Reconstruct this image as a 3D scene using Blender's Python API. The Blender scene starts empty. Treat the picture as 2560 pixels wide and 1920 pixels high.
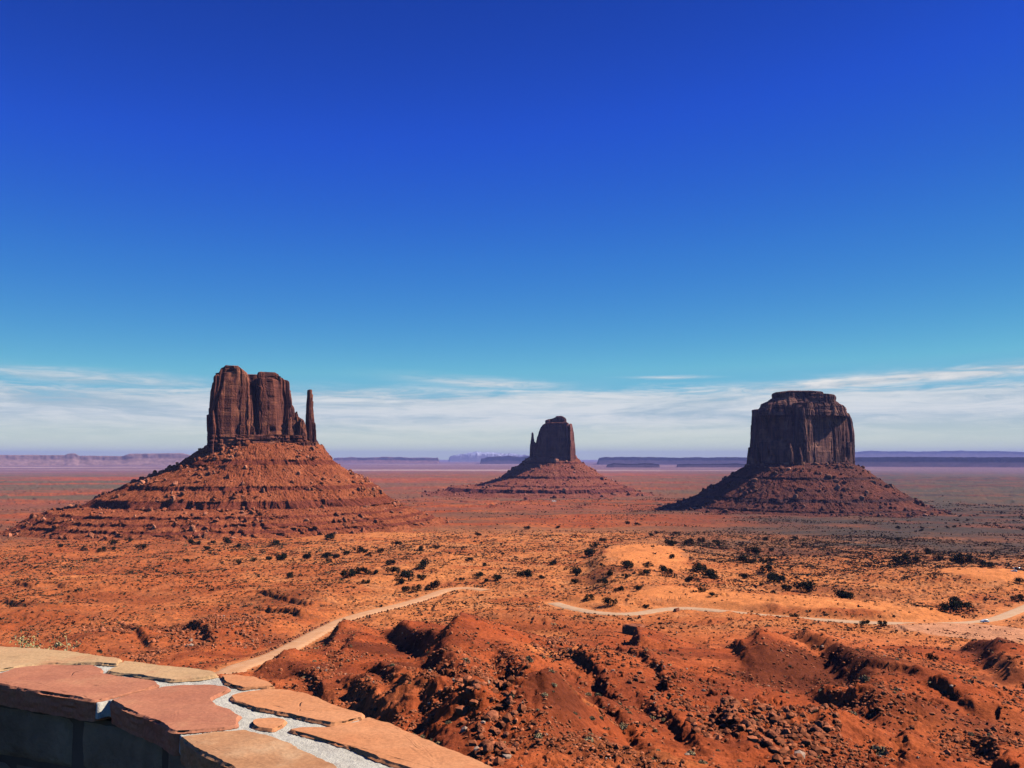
import bpy, bmesh, math, random
import numpy as np
from mathutils import Vector, Matrix

# ------------------------------------------------------------------ camera, world, sun, exposure
F = 2009.0                      # focal length in pixels of the 2560 px wide photograph
EYE = 130.0                     # eye height above the valley floor
PITCH = math.atan(188.0 / F)
HAZE_DENSITY = 2.5e-5
SUN_AZ, SUN_EL = math.radians(77), math.radians(42)

scene = bpy.context.scene
col = scene.collection
cam_data = bpy.data.cameras.new("camera")
cam_data.sensor_width = 36.0
cam_data.lens = F / 2560.0 * 36.0
cam_data.clip_start = 0.05
cam_data.clip_end = 400000.0
cam = bpy.data.objects.new("camera", cam_data)
cam.location = (0, 0, EYE)
cam.rotation_euler = (math.pi / 2 + PITCH, 0, 0)
col.objects.link(cam)
scene.camera = cam
scene.view_settings.view_transform = 'Standard'
scene.view_settings.look = 'None'
scene.view_settings.exposure = 0.3
scene.view_settings.gamma = 1.0
scene.cycles.max_bounces = 5
scene.cycles.diffuse_bounces = 0
scene.cycles.glossy_bounces = 1
scene.cycles.transparent_max_bounces = 8
scene.cycles.volume_bounces = 0
scene.cycles.use_denoising = True

sun_data = bpy.data.lights.new("sun", 'SUN')
sun_data.energy = 5.0
sun_data.angle = math.radians(0.53)
sun_data.color = (1.0, 0.93, 0.84)
sun = bpy.data.objects.new("sun", sun_data)
sun_dir = Vector((math.sin(SUN_AZ) * math.cos(SUN_EL), math.cos(SUN_AZ) * math.cos(SUN_EL), math.sin(SUN_EL)))
sun.rotation_euler = sun_dir.to_track_quat('Z', 'Y').to_euler()
sun.location = (60, 10, 250)
col.objects.link(sun)

world = bpy.data.worlds.new("World")
scene.world = world
world.use_nodes = True


class NT:
    """small helper for node trees"""
    def __init__(s, tree):
        s.t = tree; s.n = tree.nodes; s.l = tree.links
        s.n.clear()

    def node(s, typ, **kw):
        n = s.n.new(typ)
        for k, v in kw.items():
            if k.startswith('i_'):
                k = k[2:]
                k = int(k) if k.isdigit() else k.replace('_', ' ')
                s.put(n.inputs[k], v)
            else:
                setattr(n, k, v)
        return n

    def put(s, inp, v):
        if isinstance(v, bpy.types.NodeSocket): s.l.new(v, inp)
        elif isinstance(v, bpy.types.Node): s.l.new(v.outputs[0], inp)
        else: inp.default_value = v

    def m(s, op, a, b=None, c=None, clamp=False):
        n = s.node('ShaderNodeMath', operation=op, use_clamp=clamp)
        for i, v in enumerate((a, b, c)):
            if v is not None: s.put(n.inputs[i], v)
        return n.outputs[0]

    def mix(s, f, a, b, blend='MIX'):
        n = s.node('ShaderNodeMix', data_type='RGBA', blend_type=blend)
        s.put(n.inputs[0], f); s.put(n.inputs[6], a); s.put(n.inputs[7], b)
        return n.outputs[2]

    def ramp(s, f, stops, interp='LINEAR'):
        n = s.node('ShaderNodeValToRGB')
        n.color_ramp.interpolation = interp
        e = n.color_ramp.elements
        while len(e) < len(stops): e.new(0.5)
        for el, (p, c) in zip(e, stops):
            el.position = p
            el.color = c if len(c) == 4 else (*c, 1)
        s.put(n.inputs[0], f)
        return n.outputs[0]

    def rng(s, v, a, b, c=0.0, d=1.0, smooth=True):
        n = s.node('ShaderNodeMapRange', interpolation_type='SMOOTHSTEP' if smooth else 'LINEAR')
        for i, x in enumerate((v, a, b, c, d)): s.put(n.inputs[i], x)
        return n.outputs[0]

    def noise(s, vec, scale, detail=4, rough=0.5, dist=0.0):
        n = s.node('ShaderNodeTexNoise')
        s.put(n.inputs['Vector'], vec)
        n.inputs['Scale'].default_value = scale; n.inputs['Detail'].default_value = detail
        n.inputs['Roughness'].default_value = rough; n.inputs['Distortion'].default_value = dist
        return n.outputs[0]

    def comb(s, x, y, z):
        n = s.node('ShaderNodeCombineXYZ')
        for i, v in enumerate((x, y, z)): s.put(n.inputs[i], v)
        return n.outputs[0]


def build_world():
    w = NT(world.node_tree)
    sky = w.node('ShaderNodeTexSky', sky_type='NISHITA')
    sky.sun_disc = False
    sky.sun_elevation = SUN_EL
    sky.sun_rotation = SUN_AZ
    sky.altitude = 1700.0
    sky.air_density = 1.0
    sky.dust_density = 0.4
    sky.ozone_density = 3.0
    # the phone renders the clear sky as a very saturated blue
    tc = w.node('ShaderNodeTexCoord')
    sep = w.node('ShaderNodeSeparateXYZ', i_0=tc.outputs['Generated'])
    X, Y, Z = sep.outputs
    hz = w.m('SQRT', w.m('MAXIMUM', w.m('SUBTRACT', 1.0, w.m('MULTIPLY', Z, Z)), 0.0))
    a3 = w.m('MULTIPLY', w.m('ARCTAN2', X, Y), 0.2)
    w.put(sky.inputs[0], w.comb(w.m('MULTIPLY', w.m('SINE', a3), hz), w.m('MULTIPLY', w.m('COSINE', a3), hz), Z))
    sc = w.node('ShaderNodeSeparateColor', i_0=sky.outputs[0])
    ch = [w.m('MULTIPLY', w.m('POWER', w.m('MINIMUM', sc.outputs[i], lim), gam), k) for i, (lim, gam, k) in enumerate(SKY_GRADE)]
    ch[2] = w.m('SMOOTH_MIN', ch[2], w.m('ADD', 3.95, w.m('MULTIPLY', sc.outputs[2], 0.24)), 0.4)
    ch[1] = w.m('SMOOTH_MIN', ch[1], w.m('MULTIPLY', w.m('POWER', w.m('MINIMUM', sc.outputs[1], 4.6), 1.9), 0.222), 0.15)
    tint = w.comb(*ch)
    # direction of the ray as azimuth (0 = ahead, right positive) and elevation, in degrees
    az = w.m('DEGREES', w.m('ARCTAN2', X, Y))
    el = w.m('DEGREES', w.m('ARCSINE', Z))
    # wisps: stretched noise; coordinates in degrees
    v1 = w.comb(w.m('MULTIPLY', az, 0.075), w.m('MULTIPLY', w.m('SUBTRACT', el, w.m('MULTIPLY', az, 0.012)), 0.85), 1.7)
    n1 = w.noise(v1, 1.0, 9, 0.6, 0.8)
    v2 = w.comb(w.m('MULTIPLY', az, 0.28), w.m('MULTIPLY', el, 2.3), 8.0)
    n2 = w.noise(v2, 1.0, 8, 0.68, 1.2)
    nn = w.m('ADD', w.m('MULTIPLY', n1, 0.65), w.m('MULTIPLY', n2, 0.35))
    # general bank between the horizon and about 5.5 degrees, thinning upward
    cov = w.rng(el, 3.0, 6.6, 0.34, -0.34)
    bank = w.m('MULTIPLY', w.rng(w.m('ADD', nn, cov), 0.38, 0.68), 0.86)
    wob = w.m('MULTIPLY', w.m('SUBTRACT', n1, 0.5), 1.1)
    cover = bank

    def streak(c, a0, e0, slope, half, length, amt):
        d = w.m('DIVIDE', w.m('SUBTRACT', w.m('SUBTRACT', el, e0), w.m('ADD', w.m('MULTIPLY', w.m('SUBTRACT', az, a0), slope), wob)), half)
        across = w.m('POWER', 2.718, w.m('MULTIPLY', w.m('MULTIPLY', d, d), -1.0))
        a = w.m('DIVIDE', w.m('SUBTRACT', az, a0), length)
        along = w.m('POWER', 2.718, w.m('MULTIPLY', w.m('MULTIPLY', a, a), -1.0))
        s = w.m('MULTIPLY', w.m('MULTIPLY', across, along), w.rng(n2, 0.25, 0.6, 0.35, 1.0))
        return w.m('MAXIMUM', c, w.m('MULTIPLY', s, amt))
    for a in STREAKS: cover = streak(cover, *a)
    cover = w.m('MINIMUM', cover, 1.0)
    ccol = w.mix(w.rng(nn, 0.36, 0.62), CLOUD_A, CLOUD_B)
    ccol = w.mix(w.rng(el, 0.2, 3.2), CLOUD_LOW, ccol)
    final = w.mix(cover, tint, ccol)
    bg = w.node('ShaderNodeBackground', i_0=final, i_1=0.1)
    out = w.node('ShaderNodeOutputWorld', i_0=bg.outputs[0])


# limit, gamma and gain of each channel of the clear sky
SKY_GRADE = ((3.0, 2.6, 0.072), (9.0, 2.6, 0.110), (6.0, 2.6, 0.150))
CLOUD_A = (3.7, 4.6, 5.1, 1)
CLOUD_B = (6.8, 6.8, 6.6, 1)
CLOUD_LOW = (7.4, 8.0, 4.9, 1)
# azimuth, elevation, slope, half height, half length, strength
STREAKS = [(27, 5.2, 0.05, 0.42, 17, 1.3), (-1.5, 5.35, -0.06, 0.35, 5, 0.85), (5, 4.2, 0.03, 0.30, 12, 0.6),
           (-12, 4.5, 0.02, 0.55, 12, 0.75), (-28, 5.2, -0.03, 0.4, 9, 0.75), (11, 5.65, 0.0, 0.10, 2.5, 0.7),
           (28, 3.7, 0.03, 0.5, 14, 0.8), (-30, 4.0, -0.02, 0.35, 14, 0.5)]
build_world()

# ------------------------------------------------------------------ helpers
CP, SP = math.cos(PITCH), math.sin(PITCH)


def ray(px, py):
    v = 960.0 - np.asarray(py, float)
    x = np.asarray(px, float) - 1280.0
    return x, F * CP - v * SP, F * SP + v * CP


def tan_el(py):
    v = 960.0 - np.asarray(py, float)
    return (F * SP + v * CP) / (F * CP - v * SP)


def sm(e0, e1, x):
    t = np.clip((x - e0) / (e1 - e0), 0, 1)
    return t * t * (3 - 2 * t)


_rs = np.random.RandomState(7)
PERM = _rs.permutation(256).astype(np.int32)
PERM = np.concatenate([PERM, PERM])
GA = _rs.rand(256) * 2 * np.pi
G2X, G2Y = np.cos(GA).astype(np.float32), np.sin(GA).astype(np.float32)
_g3 = _rs.randn(256, 3); _g3 /= np.linalg.norm(_g3, axis=1)[:, None]
G3 = _g3.astype(np.float32)


def perlin2(x, y, seed=0):
    x = x + seed * 17.13; y = y - seed * 9.71
    xi = np.floor(x); yi = np.floor(y)
    xf = x - xi; yf = y - yi
    xi = xi.astype(np.int64) & 255; yi = yi.astype(np.int64) & 255
    u = xf * xf * xf * (xf * (xf * 6 - 15) + 10); v = yf * yf * yf * (yf * (yf * 6 - 15) + 10)
    def g(ix, iy, dx, dy):
        h = PERM[PERM[ix & 255] + (iy & 255)]
        return G2X[h] * dx + G2Y[h] * dy
    a = g(xi, yi, xf, yf); b = g(xi + 1, yi, xf - 1, yf)
    c = g(xi, yi + 1, xf, yf - 1); d = g(xi + 1, yi + 1, xf - 1, yf - 1)
    return ((a + (b - a) * u) + ((c + (d - c) * u) - (a + (b - a) * u)) * v) * 1.5


def perlin3(x, y, z, seed=0):
    x = x + seed * 13.7; y = y + seed * 5.3
    xi = np.floor(x); yi = np.floor(y); zi = np.floor(z)
    xf = x - xi; yf = y - yi; zf = z - zi
    xi = xi.astype(np.int64) & 255; yi = yi.astype(np.int64) & 255; zi = zi.astype(np.int64) & 255
    f = lambda t: t * t * t * (t * (t * 6 - 15) + 10)
    u, v, w = f(xf), f(yf), f(zf)
    def g(a, b, c):
        h = PERM[PERM[PERM[(xi + a) & 255] + ((yi + b) & 255)] + ((zi + c) & 255)]
        q = G3[h]
        return q[..., 0] * (xf - a) + q[..., 1] * (yf - b) + q[..., 2] * (zf - c)
    l = lambda a, b, t: a + (b - a) * t
    return l(l(l(g(0,0,0), g(1,0,0), u), l(g(0,1,0), g(1,1,0), u), v),
             l(l(g(0,0,1), g(1,0,1), u), l(g(0,1,1), g(1,1,1), u), v), w) * 1.4


def fbm2(x, y, octs, seed=0, gain=0.5, lac=2.03, ridge=False):
    s = 0; a = 1.0; t = 0
    for o in range(octs):
        n = perlin2(x, y, seed + o * 3)
        if ridge: n = 1 - 2 * np.abs(n)
        s = s + a * n; t += a; a *= gain; x = x * lac; y = y * lac
    return s / t


def fbm3(x, y, z, octs, seed=0, gain=0.5):
    s = 0; a = 1.0; t = 0
    for o in range(octs):
        s = s + a * perlin3(x, y, z, seed + o * 3); t += a; a *= gain; x = x * 2.03; y = y * 2.03; z = z * 2.03
    return s / t


def hash2(i, j, k=0):
    h = PERM[PERM[(i.astype(np.int64) + k * 31) & 255] + (j.astype(np.int64) & 255)]
    return h / 255.0


def voronoi2(x, y, seed=0):
    """F1, F2, random value of the nearest cell"""
    xi = np.floor(x).astype(np.int64); yi = np.floor(y).astype(np.int64)
    f1 = np.full(x.shape, 9.0); f2 = np.full(x.shape, 9.0); cid = np.zeros(x.shape)
    for a in (-1, 0, 1):
        for b in (-1, 0, 1):
            cx = xi + a; cy = yi + b
            px = cx + 0.1 + 0.8 * hash2(cx, cy, seed); py = cy + 0.1 + 0.8 * hash2(cx, cy, seed + 5)
            d = np.hypot(px - x, py - y)
            r = hash2(cx, cy, seed + 11)
            near = d < f1
            f2 = np.where(near, f1, np.minimum(f2, d))
            cid = np.where(near, r, cid)
            f1 = np.where(near, d, f1)
    return f1, f2, cid


def empty(name, loc, rz=0.0):
    o = bpy.data.objects.new(name, None)
    o.location = loc; o.rotation_euler = (0, 0, rz)
    o.empty_display_size = 0.2
    col.objects.link(o)
    return o


def tag(o, label=None, cat=None, group=None, kind=None):
    if label: o['label'] = label
    if cat: o['category'] = cat
    if group: o['group'] = group
    if kind: o['kind'] = kind
    return o


def mesh_np(name, verts, faces, mat, smooth=True, colors=None, obj=True, parent=None):
    """verts (n,3); faces (m,k) array of one size, or list of such arrays; colors (n,3) point colours"""
    if not isinstance(faces, list): faces = [faces]
    me = bpy.data.meshes.new(name)
    verts = np.asarray(verts, np.float32)
    me.vertices.add(len(verts)); me.vertices.foreach_set('co', verts.ravel())
    nl = sum(f.size for f in faces); nf = sum(len(f) for f in faces)
    me.loops.add(nl); me.polygons.add(nf)
    me.loops.foreach_set('vertex_index', np.concatenate([f.ravel() for f in faces]).astype(np.int32))
    tot = np.concatenate([np.full(len(f), f.shape[1]) for f in faces]).astype(np.int32)
    st = np.concatenate([[0], np.cumsum(tot)[:-1]]).astype(np.int32)
    me.polygons.foreach_set('loop_start', st); me.polygons.foreach_set('loop_total', tot)
    me.polygons.foreach_set('use_smooth', np.full(nf, smooth, bool))
    if colors is not None:
        at = me.color_attributes.new('Col', 'FLOAT_COLOR', 'POINT')
        c4 = np.ones((len(verts), 4), np.float32); c4[:, :colors.shape[1]] = colors
        at.data.foreach_set('color', c4.ravel())
    me.update(calc_edges=True)
    me.validate()
    if mat: me.materials.append(mat)
    if not obj: return me
    o = bpy.data.objects.new(name, me)
    col.objects.link(o)
    if parent: o.parent = parent
    return o


def grid_faces(nr, nc, wrap=False):
    i = np.arange(nr - 1)[:, None]; j = np.arange(nc if wrap else nc - 1)[None, :]
    j2 = (j + 1) % nc
    a = i * nc + j; b = i * nc + j2; c = (i + 1) * nc + j2; d = (i + 1) * nc + j
    return np.stack([a, b, c, d], -1).reshape(-1, 4)


def bm_obj(name, bm, mat, parent=None, smooth=False):
    me = bpy.data.meshes.new(name)
    bm.normal_update(); bm.to_mesh(me); bm.free()
    for p in me.polygons: p.use_smooth = smooth
    if mat: me.materials.append(mat)
    o = bpy.data.objects.new(name, me)
    col.objects.link(o)
    if parent: o.parent = parent
    return o


# ------------------------------------------------------------------ materials
def material(name):
    m = bpy.data.materials.new(name); m.use_nodes = True
    nt = NT(m.node_tree)
    return m, nt


def finish(nt, color, rough=0.95, bump=None, strength=0.5, dist=0.1, spec=0.15):
    p = nt.node('ShaderNodeBsdfPrincipled')
    nt.put(p.inputs['Base Color'], color)
    nt.put(p.inputs['Roughness'], rough)
    p.inputs['Specular IOR Level'].default_value = spec
    if bump is not None:
        b = nt.node('ShaderNodeBump')
        b.inputs['Strength'].default_value = strength; b.inputs['Distance'].default_value = dist
        nt.put(b.inputs['Height'], bump)
        nt.l.new(b.outputs[0], p.inputs['Normal'])
    o = nt.node('ShaderNodeOutputMaterial', i_0=p.outputs[0])
    return p


def simple_mat(name, color, rough=0.8, spec=0.3, metallic=0.0, var=0.0, scale=5.0):
    m, nt = material(name)
    c = color if len(color) == 4 else (*color, 1)
    if var:
        tc = nt.node('ShaderNodeTexCoord')
        n = nt.noise(tc.outputs['Object'], scale, 5, 0.6)
        dark = tuple(v * (1 - var) for v in c[:3]) + (1,); light = tuple(min(1, v * (1 + var)) for v in c[:3]) + (1,)
        c = nt.mix(nt.rng(n, 0.3, 0.7), dark, light)
    p = finish(nt, c, rough, spec=spec)
    p.inputs['Metallic'].default_value = metallic
    return m


def ground_mat():
    m, nt = material('desert_ground')
    a = nt.node('ShaderNodeAttribute', attribute_name='Col')
    g = nt.node('ShaderNodeNewGeometry')
    P = g.outputs['Position']
    n1 = nt.noise(P, 0.9, 6, 0.62)
    n2 = nt.noise(P, 0.13, 6, 0.6)
    k = nt.m('ADD', nt.rng(n1, 0.3, 0.7, -0.26, 0.22), nt.rng(n2, 0.3, 0.7, -0.14, 0.14))
    k = nt.m('ADD', k, 1.0)
    c = nt.mix(1.0, a.outputs[0], nt.comb(k, k, k), 'MULTIPLY')
    b = nt.m('ADD', nt.m('MULTIPLY', nt.noise(P, 1.1, 12, 0.72), 0.6), nt.m('MULTIPLY', nt.noise(P, 6.0, 5, 0.6), 0.12))
    finish(nt, c, 1.0, b, 0.8, 0.8, 0.05)
    return m


def rock_mat(name, c_dark, c_mid, c_light, strata=0.35, scale=1.0):
    """cliff rock: vertical varnish streaks and bedding in a rock's own coordinates"""
    m, nt = material(name)
    tc = nt.node('ShaderNodeTexCoord')
    P = tc.outputs['Object']
    sp = nt.node('ShaderNodeSeparateXYZ', i_0=P)
    x, y, z = sp.outputs
    vs = nt.comb(nt.m('MULTIPLY', x, 0.10 * scale), nt.m('MULTIPLY', y, 0.10 * scale), nt.m('MULTIPLY', z, 0.012 * scale))
    streak = nt.noise(vs, 1.0, 7, 0.6)
    patch = nt.noise(P, 0.035 * scale, 5, 0.6)
    hs = nt.comb(nt.m('MULTIPLY', x, 0.008 * scale), nt.m('MULTIPLY', y, 0.008 * scale), nt.m('MULTIPLY', z, 0.30 * scale))
    bed = nt.noise(hs, 1.0, 5, 0.6)
    c = nt.mix(nt.rng(streak, 0.38, 0.62), c_dark, c_mid)
    c = nt.mix(nt.m('MULTIPLY', nt.rng(patch, 0.48, 0.68), 0.8), c, c_light)
    k = nt.rng(bed, 0.35, 0.65, 1 - strata, 1 + strata * 0.6)
    c = nt.mix(1.0, c, nt.comb(k, k, k), 'MULTIPLY')
    b = nt.m('ADD', nt.m('MULTIPLY', streak, 0.9), nt.m('MULTIPLY', nt.noise(P, 0.45 * scale, 6, 0.65), 0.5))
    b = nt.m('ADD', b, nt.m('MULTIPLY', bed, 0.10))
    finish(nt, c, 0.95, b, 0.9, 4.0 / scale, 0.1)
    return m


def talus_mat(name):
    m, nt = material(name)
    a = nt.node('ShaderNodeAttribute', attribute_name='Col')
    tc = nt.node('ShaderNodeTexCoord')
    P = tc.outputs['Object']
    n = nt.noise(P, 0.22, 7, 0.7)
    n2 = nt.noise(P, 0.035, 5, 0.6)
    k = nt.m('ADD', nt.rng(n, 0.3, 0.7, 0.72, 1.25), nt.rng(n2, 0.3, 0.7, -0.12, 0.12))
    c = nt.mix(1.0, a.outputs[0], nt.comb(k, k, k), 'MULTIPLY')
    finish(nt, c, 1.0, nt.noise(P, 0.28, 8, 0.7), 1.0, 3.5, 0.05)
    return m


def attr_mat(name, rough=1.0, var=0.3, scale=3.0, spec=0.05, trans=False):
    m, nt = material(name)
    a = nt.node('ShaderNodeAttribute', attribute_name='Col')
    g = nt.node('ShaderNodeTexCoord')
    n = nt.noise(g.outputs['Object'], scale, 3, 0.6)
    k = nt.rng(n, 0.3, 0.7, 1 - var, 1 + var)
    c = nt.mix(1.0, a.outputs[0], nt.comb(k, k, k), 'MULTIPLY')
    finish(nt, c, rough, spec=spec)
    return m


def boulder_mat():
    m, nt = material('red_boulder')
    oi = nt.node('ShaderNodeObjectInfo')
    tc = nt.node('ShaderNodeTexCoord')
    P = tc.outputs['Object']
    n = nt.noise(P, 1.6, 6, 0.65)
    c = nt.mix(nt.rng(n, 0.3, 0.7), (0.25, 0.065, 0.03, 1), (0.52, 0.18, 0.08, 1))
    k = nt.rng(oi.outputs['Random'], 0, 1, 0.75, 1.15, False)
    c = nt.mix(1.0, c, nt.comb(k, k, k), 'MULTIPLY')
    finish(nt, c, 0.95, nt.noise(P, 3.5, 7, 0.65), 0.7, 0.12, 0.1)
    return m


M_GROUND = ground_mat()
M_BUTTE = rock_mat('butte_sandstone', (0.10, 0.038, 0.032, 1), (0.27, 0.085, 0.05, 1), (0.47, 0.165, 0.08, 1), 0.15)
M_BUTTE2 = rock_mat('far_butte_sandstone', (0.15, 0.05, 0.045, 1), (0.26, 0.09, 0.06, 1), (0.36, 0.14, 0.10, 1), 0.12, scale=0.7)
M_BUTTE3 = rock_mat('varnished_sandstone', (0.06, 0.032, 0.035, 1), (0.24, 0.10, 0.07, 1), (0.42, 0.19, 0.12, 1), 0.12)
M_TALUS = talus_mat('talus')
M_BOULDER = boulder_mat()
M_RUBBLE = attr_mat('rubble', 1.0, 0.35, 0.6)
M_PLANT = attr_mat('plant', 0.9, 0.35, 2.0)

# ------------------------------------------------------------------ terrain heights
DR_D = np.array([0, 3, 6, 20, 50, 80, 120, 170, 250, 330, 450, 620, 877, 1150, 1450, 2000, 2600, 4000, 2e5])
DR_Z = np.array([1.7, 2.6, 4.6, 10.5, 22, 30.5, 40.5, 51, 62.5, 75, 89, 97.5, 103, 107, 112, 121, 127, 130, 130])
_ls = np.linspace(0, math.log(2e5 + 1), 4000)
_lz = np.interp(np.exp(_ls) - 1, DR_D, DR_Z)
_k = np.hanning(81); _k /= _k.sum()
_lz = np.convolve(np.pad(_lz, 40, mode='edge'), _k, 'valid')


def base_h(d):
    return EYE - np.interp(np.log(np.maximum(d, 0) + 1), _ls, _lz)


def gp(px, py, up=0.0):
    """ground point under photograph pixel (px, py) on the smooth base surface (raised by up)"""
    x, y, z = ray(px, py)
    h = np.hypot(x, y); t = z / h
    ds = np.exp(np.linspace(math.log(58), math.log(60000), 3000))
    f = EYE + t * ds - (base_h(ds) + up)
    k = np.argmax(f < 0)
    k = k if f[k] < 0 else len(ds) - 1
    d = ds[k]
    return np.array([x / h * d, y / h * d])


_td = np.exp(np.linspace(math.log(58), math.log(60000), 6000)); _tt = (base_h(_td) - EYE) / _td


def gpm(px, py):
    """many ground points at once"""
    x, y, z = ray(px, py); h = np.hypot(x, y)
    d = np.interp(z / h, _tt, _td)
    return np.stack([x / h * d, y / h * d], 1)


def gpl(pts, up=0.0):
    return np.array([gp(x, y, up) for x, y in pts])


def seg_dist(X, Y, P):
    """distance to polyline, sign (+ = left-hand side of travel), parameter 0..1"""
    L = np.hypot(*np.diff(P, axis=0).T); cum = np.concatenate([[0], np.cumsum(L)]); tot = cum[-1]
    best = np.full(X.shape, 1e9); sg = np.zeros(X.shape); pr = np.zeros(X.shape)
    for i in range(len(P) - 1):
        ax, ay = P[i]; bx, by = P[i + 1]
        dx, dy = bx - ax, by - ay; l2 = dx * dx + dy * dy + 1e-9
        t = np.clip(((X - ax) * dx + (Y - ay) * dy) / l2, 0, 1)
        d = np.hypot(X - ax - t * dx, Y - ay - t * dy)
        s = np.sign(dx * (Y - ay) - dy * (X - ax))
        n = d < best
        best = np.where(n, d, best); sg = np.where(n, s, sg); pr = np.where(n, (cum[i] + t * L[i]) / tot, pr)
    return best, sg, pr


# ridges: image polyline (travelling right or towards the viewer, so the shaded side is on the right hand),
# height, width of the steep shaded side, width of the lit side
RIDGES = [
    ([(975, 1545), (1010, 1566), (1060, 1588), (1110, 1602), (1140, 1640)], 9.0, 9, 30),
    ([(905, 1585), (880, 1620), (850, 1660)], 3.5, 5, 14),
    ([(1185, 1550), (1165, 1580), (1150, 1612), (1120, 1650)], 6.0, 6, 14),
    ([(1290, 1570), (1262, 1592), (1235, 1605)], 3.5, 3.5, 12),
    ([(1080, 1625), (1125, 1668), (1170, 1700), (1195, 1735), (1190, 1800)], 7.0, 6.5, 11),
    ([(1250, 1612), (1290, 1645), (1300, 1680), (1345, 1710), (1335, 1770), (1312, 1830)], 6.6, 6.0, 10),
    ([(820, 1680), (905, 1700), (950, 1735), (995, 1775), (1040, 1820)], 4.8, 4.6, 8),
    ([(930, 1640), (985, 1690), (1030, 1740), (1075, 1800)], 4.8, 4.6, 8),
    ([(1040, 1710), (1085, 1770), (1130, 1850), (1150, 1910)], 3.2, 3.4, 5),
    ([(1190, 1790), (1225, 1840), (1245, 1910)], 3.0, 3.2, 5),
    ([(730, 1680), (780, 1700), (850, 1760)], 2.2, 2.6, 7),
    ([(1912, 1550), (1900, 1585), (1905, 1620), (1935, 1665)], 6.0, 7, 26),
    ([(1960, 1600), (2030, 1625), (2100, 1640), (2180, 1675), (2240, 1745)], 6.5, 8, 30),
    ([(2030, 1690), (2100, 1730), (2180, 1760), (2230, 1800)], 4.0, 5, 10),
    ([(1830, 1600), (1850, 1630), (1900, 1680)], 4.0, 4.5, 12),
    ([(2435, 1590), (2440, 1615), (2500, 1640), (2560, 1665)], 8.0, 9, 25),
    ([(2480, 1640), (2530, 1675), (2600, 1710)], 7.0, 8, 20),
    ([(606, 1478), (650, 1482), (700, 1492), (760, 1503), (800, 1512)], 3.2, 3, 30),
    ([(625, 1516), (680, 1524), (740, 1532), (770, 1545)], 3.4, 3.2, 24),
    ([(28, 1450), (60, 1458), (92, 1472)], 3.2, 3.4, 25),
    ([(125, 1458), (150, 1464), (172, 1478)], 2.6, 4, 20),
    ([(0, 1494), (40, 1502), (70, 1516)], 3.2, 4, 25),
    ([(420, 1550), (474, 1556), (520, 1575), (552, 1600)], 4.0, 4.5, 18),
    ([(1592, 1560), (1598, 1575), (1600, 1592)], 7.5, 4, 16),
    ([(1380, 1625), (1450, 1660), (1520, 1700), (1600, 1770)], 2.8, 3.2, 18),
    ([(1500, 1600), (1570, 1640), (1660, 1690), (1740, 1760)], 2.6, 3, 18),
    ([(1800, 1765), (1812, 1800), (1850, 1825), (1880, 1860)], 2.8, 2.6, 12),
    ([(1600, 1715), (1640, 1770), (1700, 1810), (1780, 1860), (1830, 1900)], 2.4, 2.4, 10),
    ([(1450, 1740), (1560, 1800), (1640, 1870), (1700, 1930)], 1.8, 2, 9),
    ([(2060, 1775), (2076, 1820), (2066, 1860)], 2.0, 1.8, 10),
    ([(2255, 1850), (2275, 1880), (2268, 1915)], 1.6, 1.6, 9),
    ([(2290, 1735), (2350, 1745), (2420, 1765), (2460, 1790)], 3.0, 3.2, 12),
    ([(2430, 1820), (2475, 1850), (2520, 1885), (2570, 1940)], 2.8, 2.6, 12),
    ([(1400, 1780), (1385, 1830), (1360, 1880), (1355, 1930)], 1.5, 2.6, 9),
    ([(1490, 1850), (1478, 1880), (1462, 1930)], 1.4, 2.0, 7),
    ([(1510, 1375), (1515, 1400), (1530, 1440), (1560, 1480)], 8.0, 22, 60),
    ([(1890, 1425), (1930, 1432), (1980, 1446)], 4.0, 3.2, 30),
    ([(2210, 1505), (2240, 1520), (2290, 1545)], 1.5, 4.5, 25),
    ([(2120, 1695), (2200, 1712), (2270, 1722), (2340, 1745)], 2.6, 3, 14),
    ([(850, 1568), (845, 1590), (830, 1620)], 4.0, 5, 14),
    ([(700, 1640), (690, 1660), (660, 1690)], 3.0, 4, 10),
    ([(300, 1560), (350, 1580), (400, 1610)], 3.0, 3.5, 14),
]
RIDGES = [(gpl(p, h * 0.8), h, wn, wl) for p, h, wn, wl in RIDGES]

# smooth domes (photo px, height m, radii m across / along the view)
DOMES = [(1615, 1380, 7, 60, 120), (2500, 1442, 8, 60, 60), (1290, 1540, 7, 38, 30), (1420, 1765, 1.8, 11, 12),
         (1960, 1810, 3.0, 11, 12), (2150, 1850, 2.4, 10, 9), (1600, 1890, 1.0, 9, 6), (1850, 1500, 6, 110, 60),
         (860, 1585, 4, 12, 16), (500, 1610, 5, 20, 30), (260, 1590, 4, 16, 25), (640, 1560, 5, 22, 30),
         (2330, 1650, 4, 20, 26), (2250, 1790, 2.5, 12, 10), (1330, 1600, 6, 22, 28), (1800, 1640, 5, 22, 30),
         (1500, 1660, 4, 16, 22), (300, 1450, 6, 60, 50), (100, 1520, 5, 40, 40), (1120, 1700, 3, 8, 16)]
DOMES = [(gp(x, y, h * 0.7), h, a, b) for x, y, h, a, b in DOMES]

ROAD_A = gpl([(560, 1690), (600, 1668), (672, 1646), (737, 1613), (803, 1577), (853, 1552), (926, 1530), (998, 1512), (1052, 1496), (1106, 1476), (1143, 1469), (1180, 1470), (1215, 1476)])
ROAD_B = gpl([(1385, 1512), (1414, 1521), (1499, 1536), (1585, 1539), (1642, 1528), (1699, 1524), (1784, 1531), (1870, 1542), (1983, 1551), (2097, 1559), (2211, 1564), (2325, 1565), (2439, 1559), (2496, 1548), (2560, 1522), (2650, 1480), (2760, 1450)])


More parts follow.
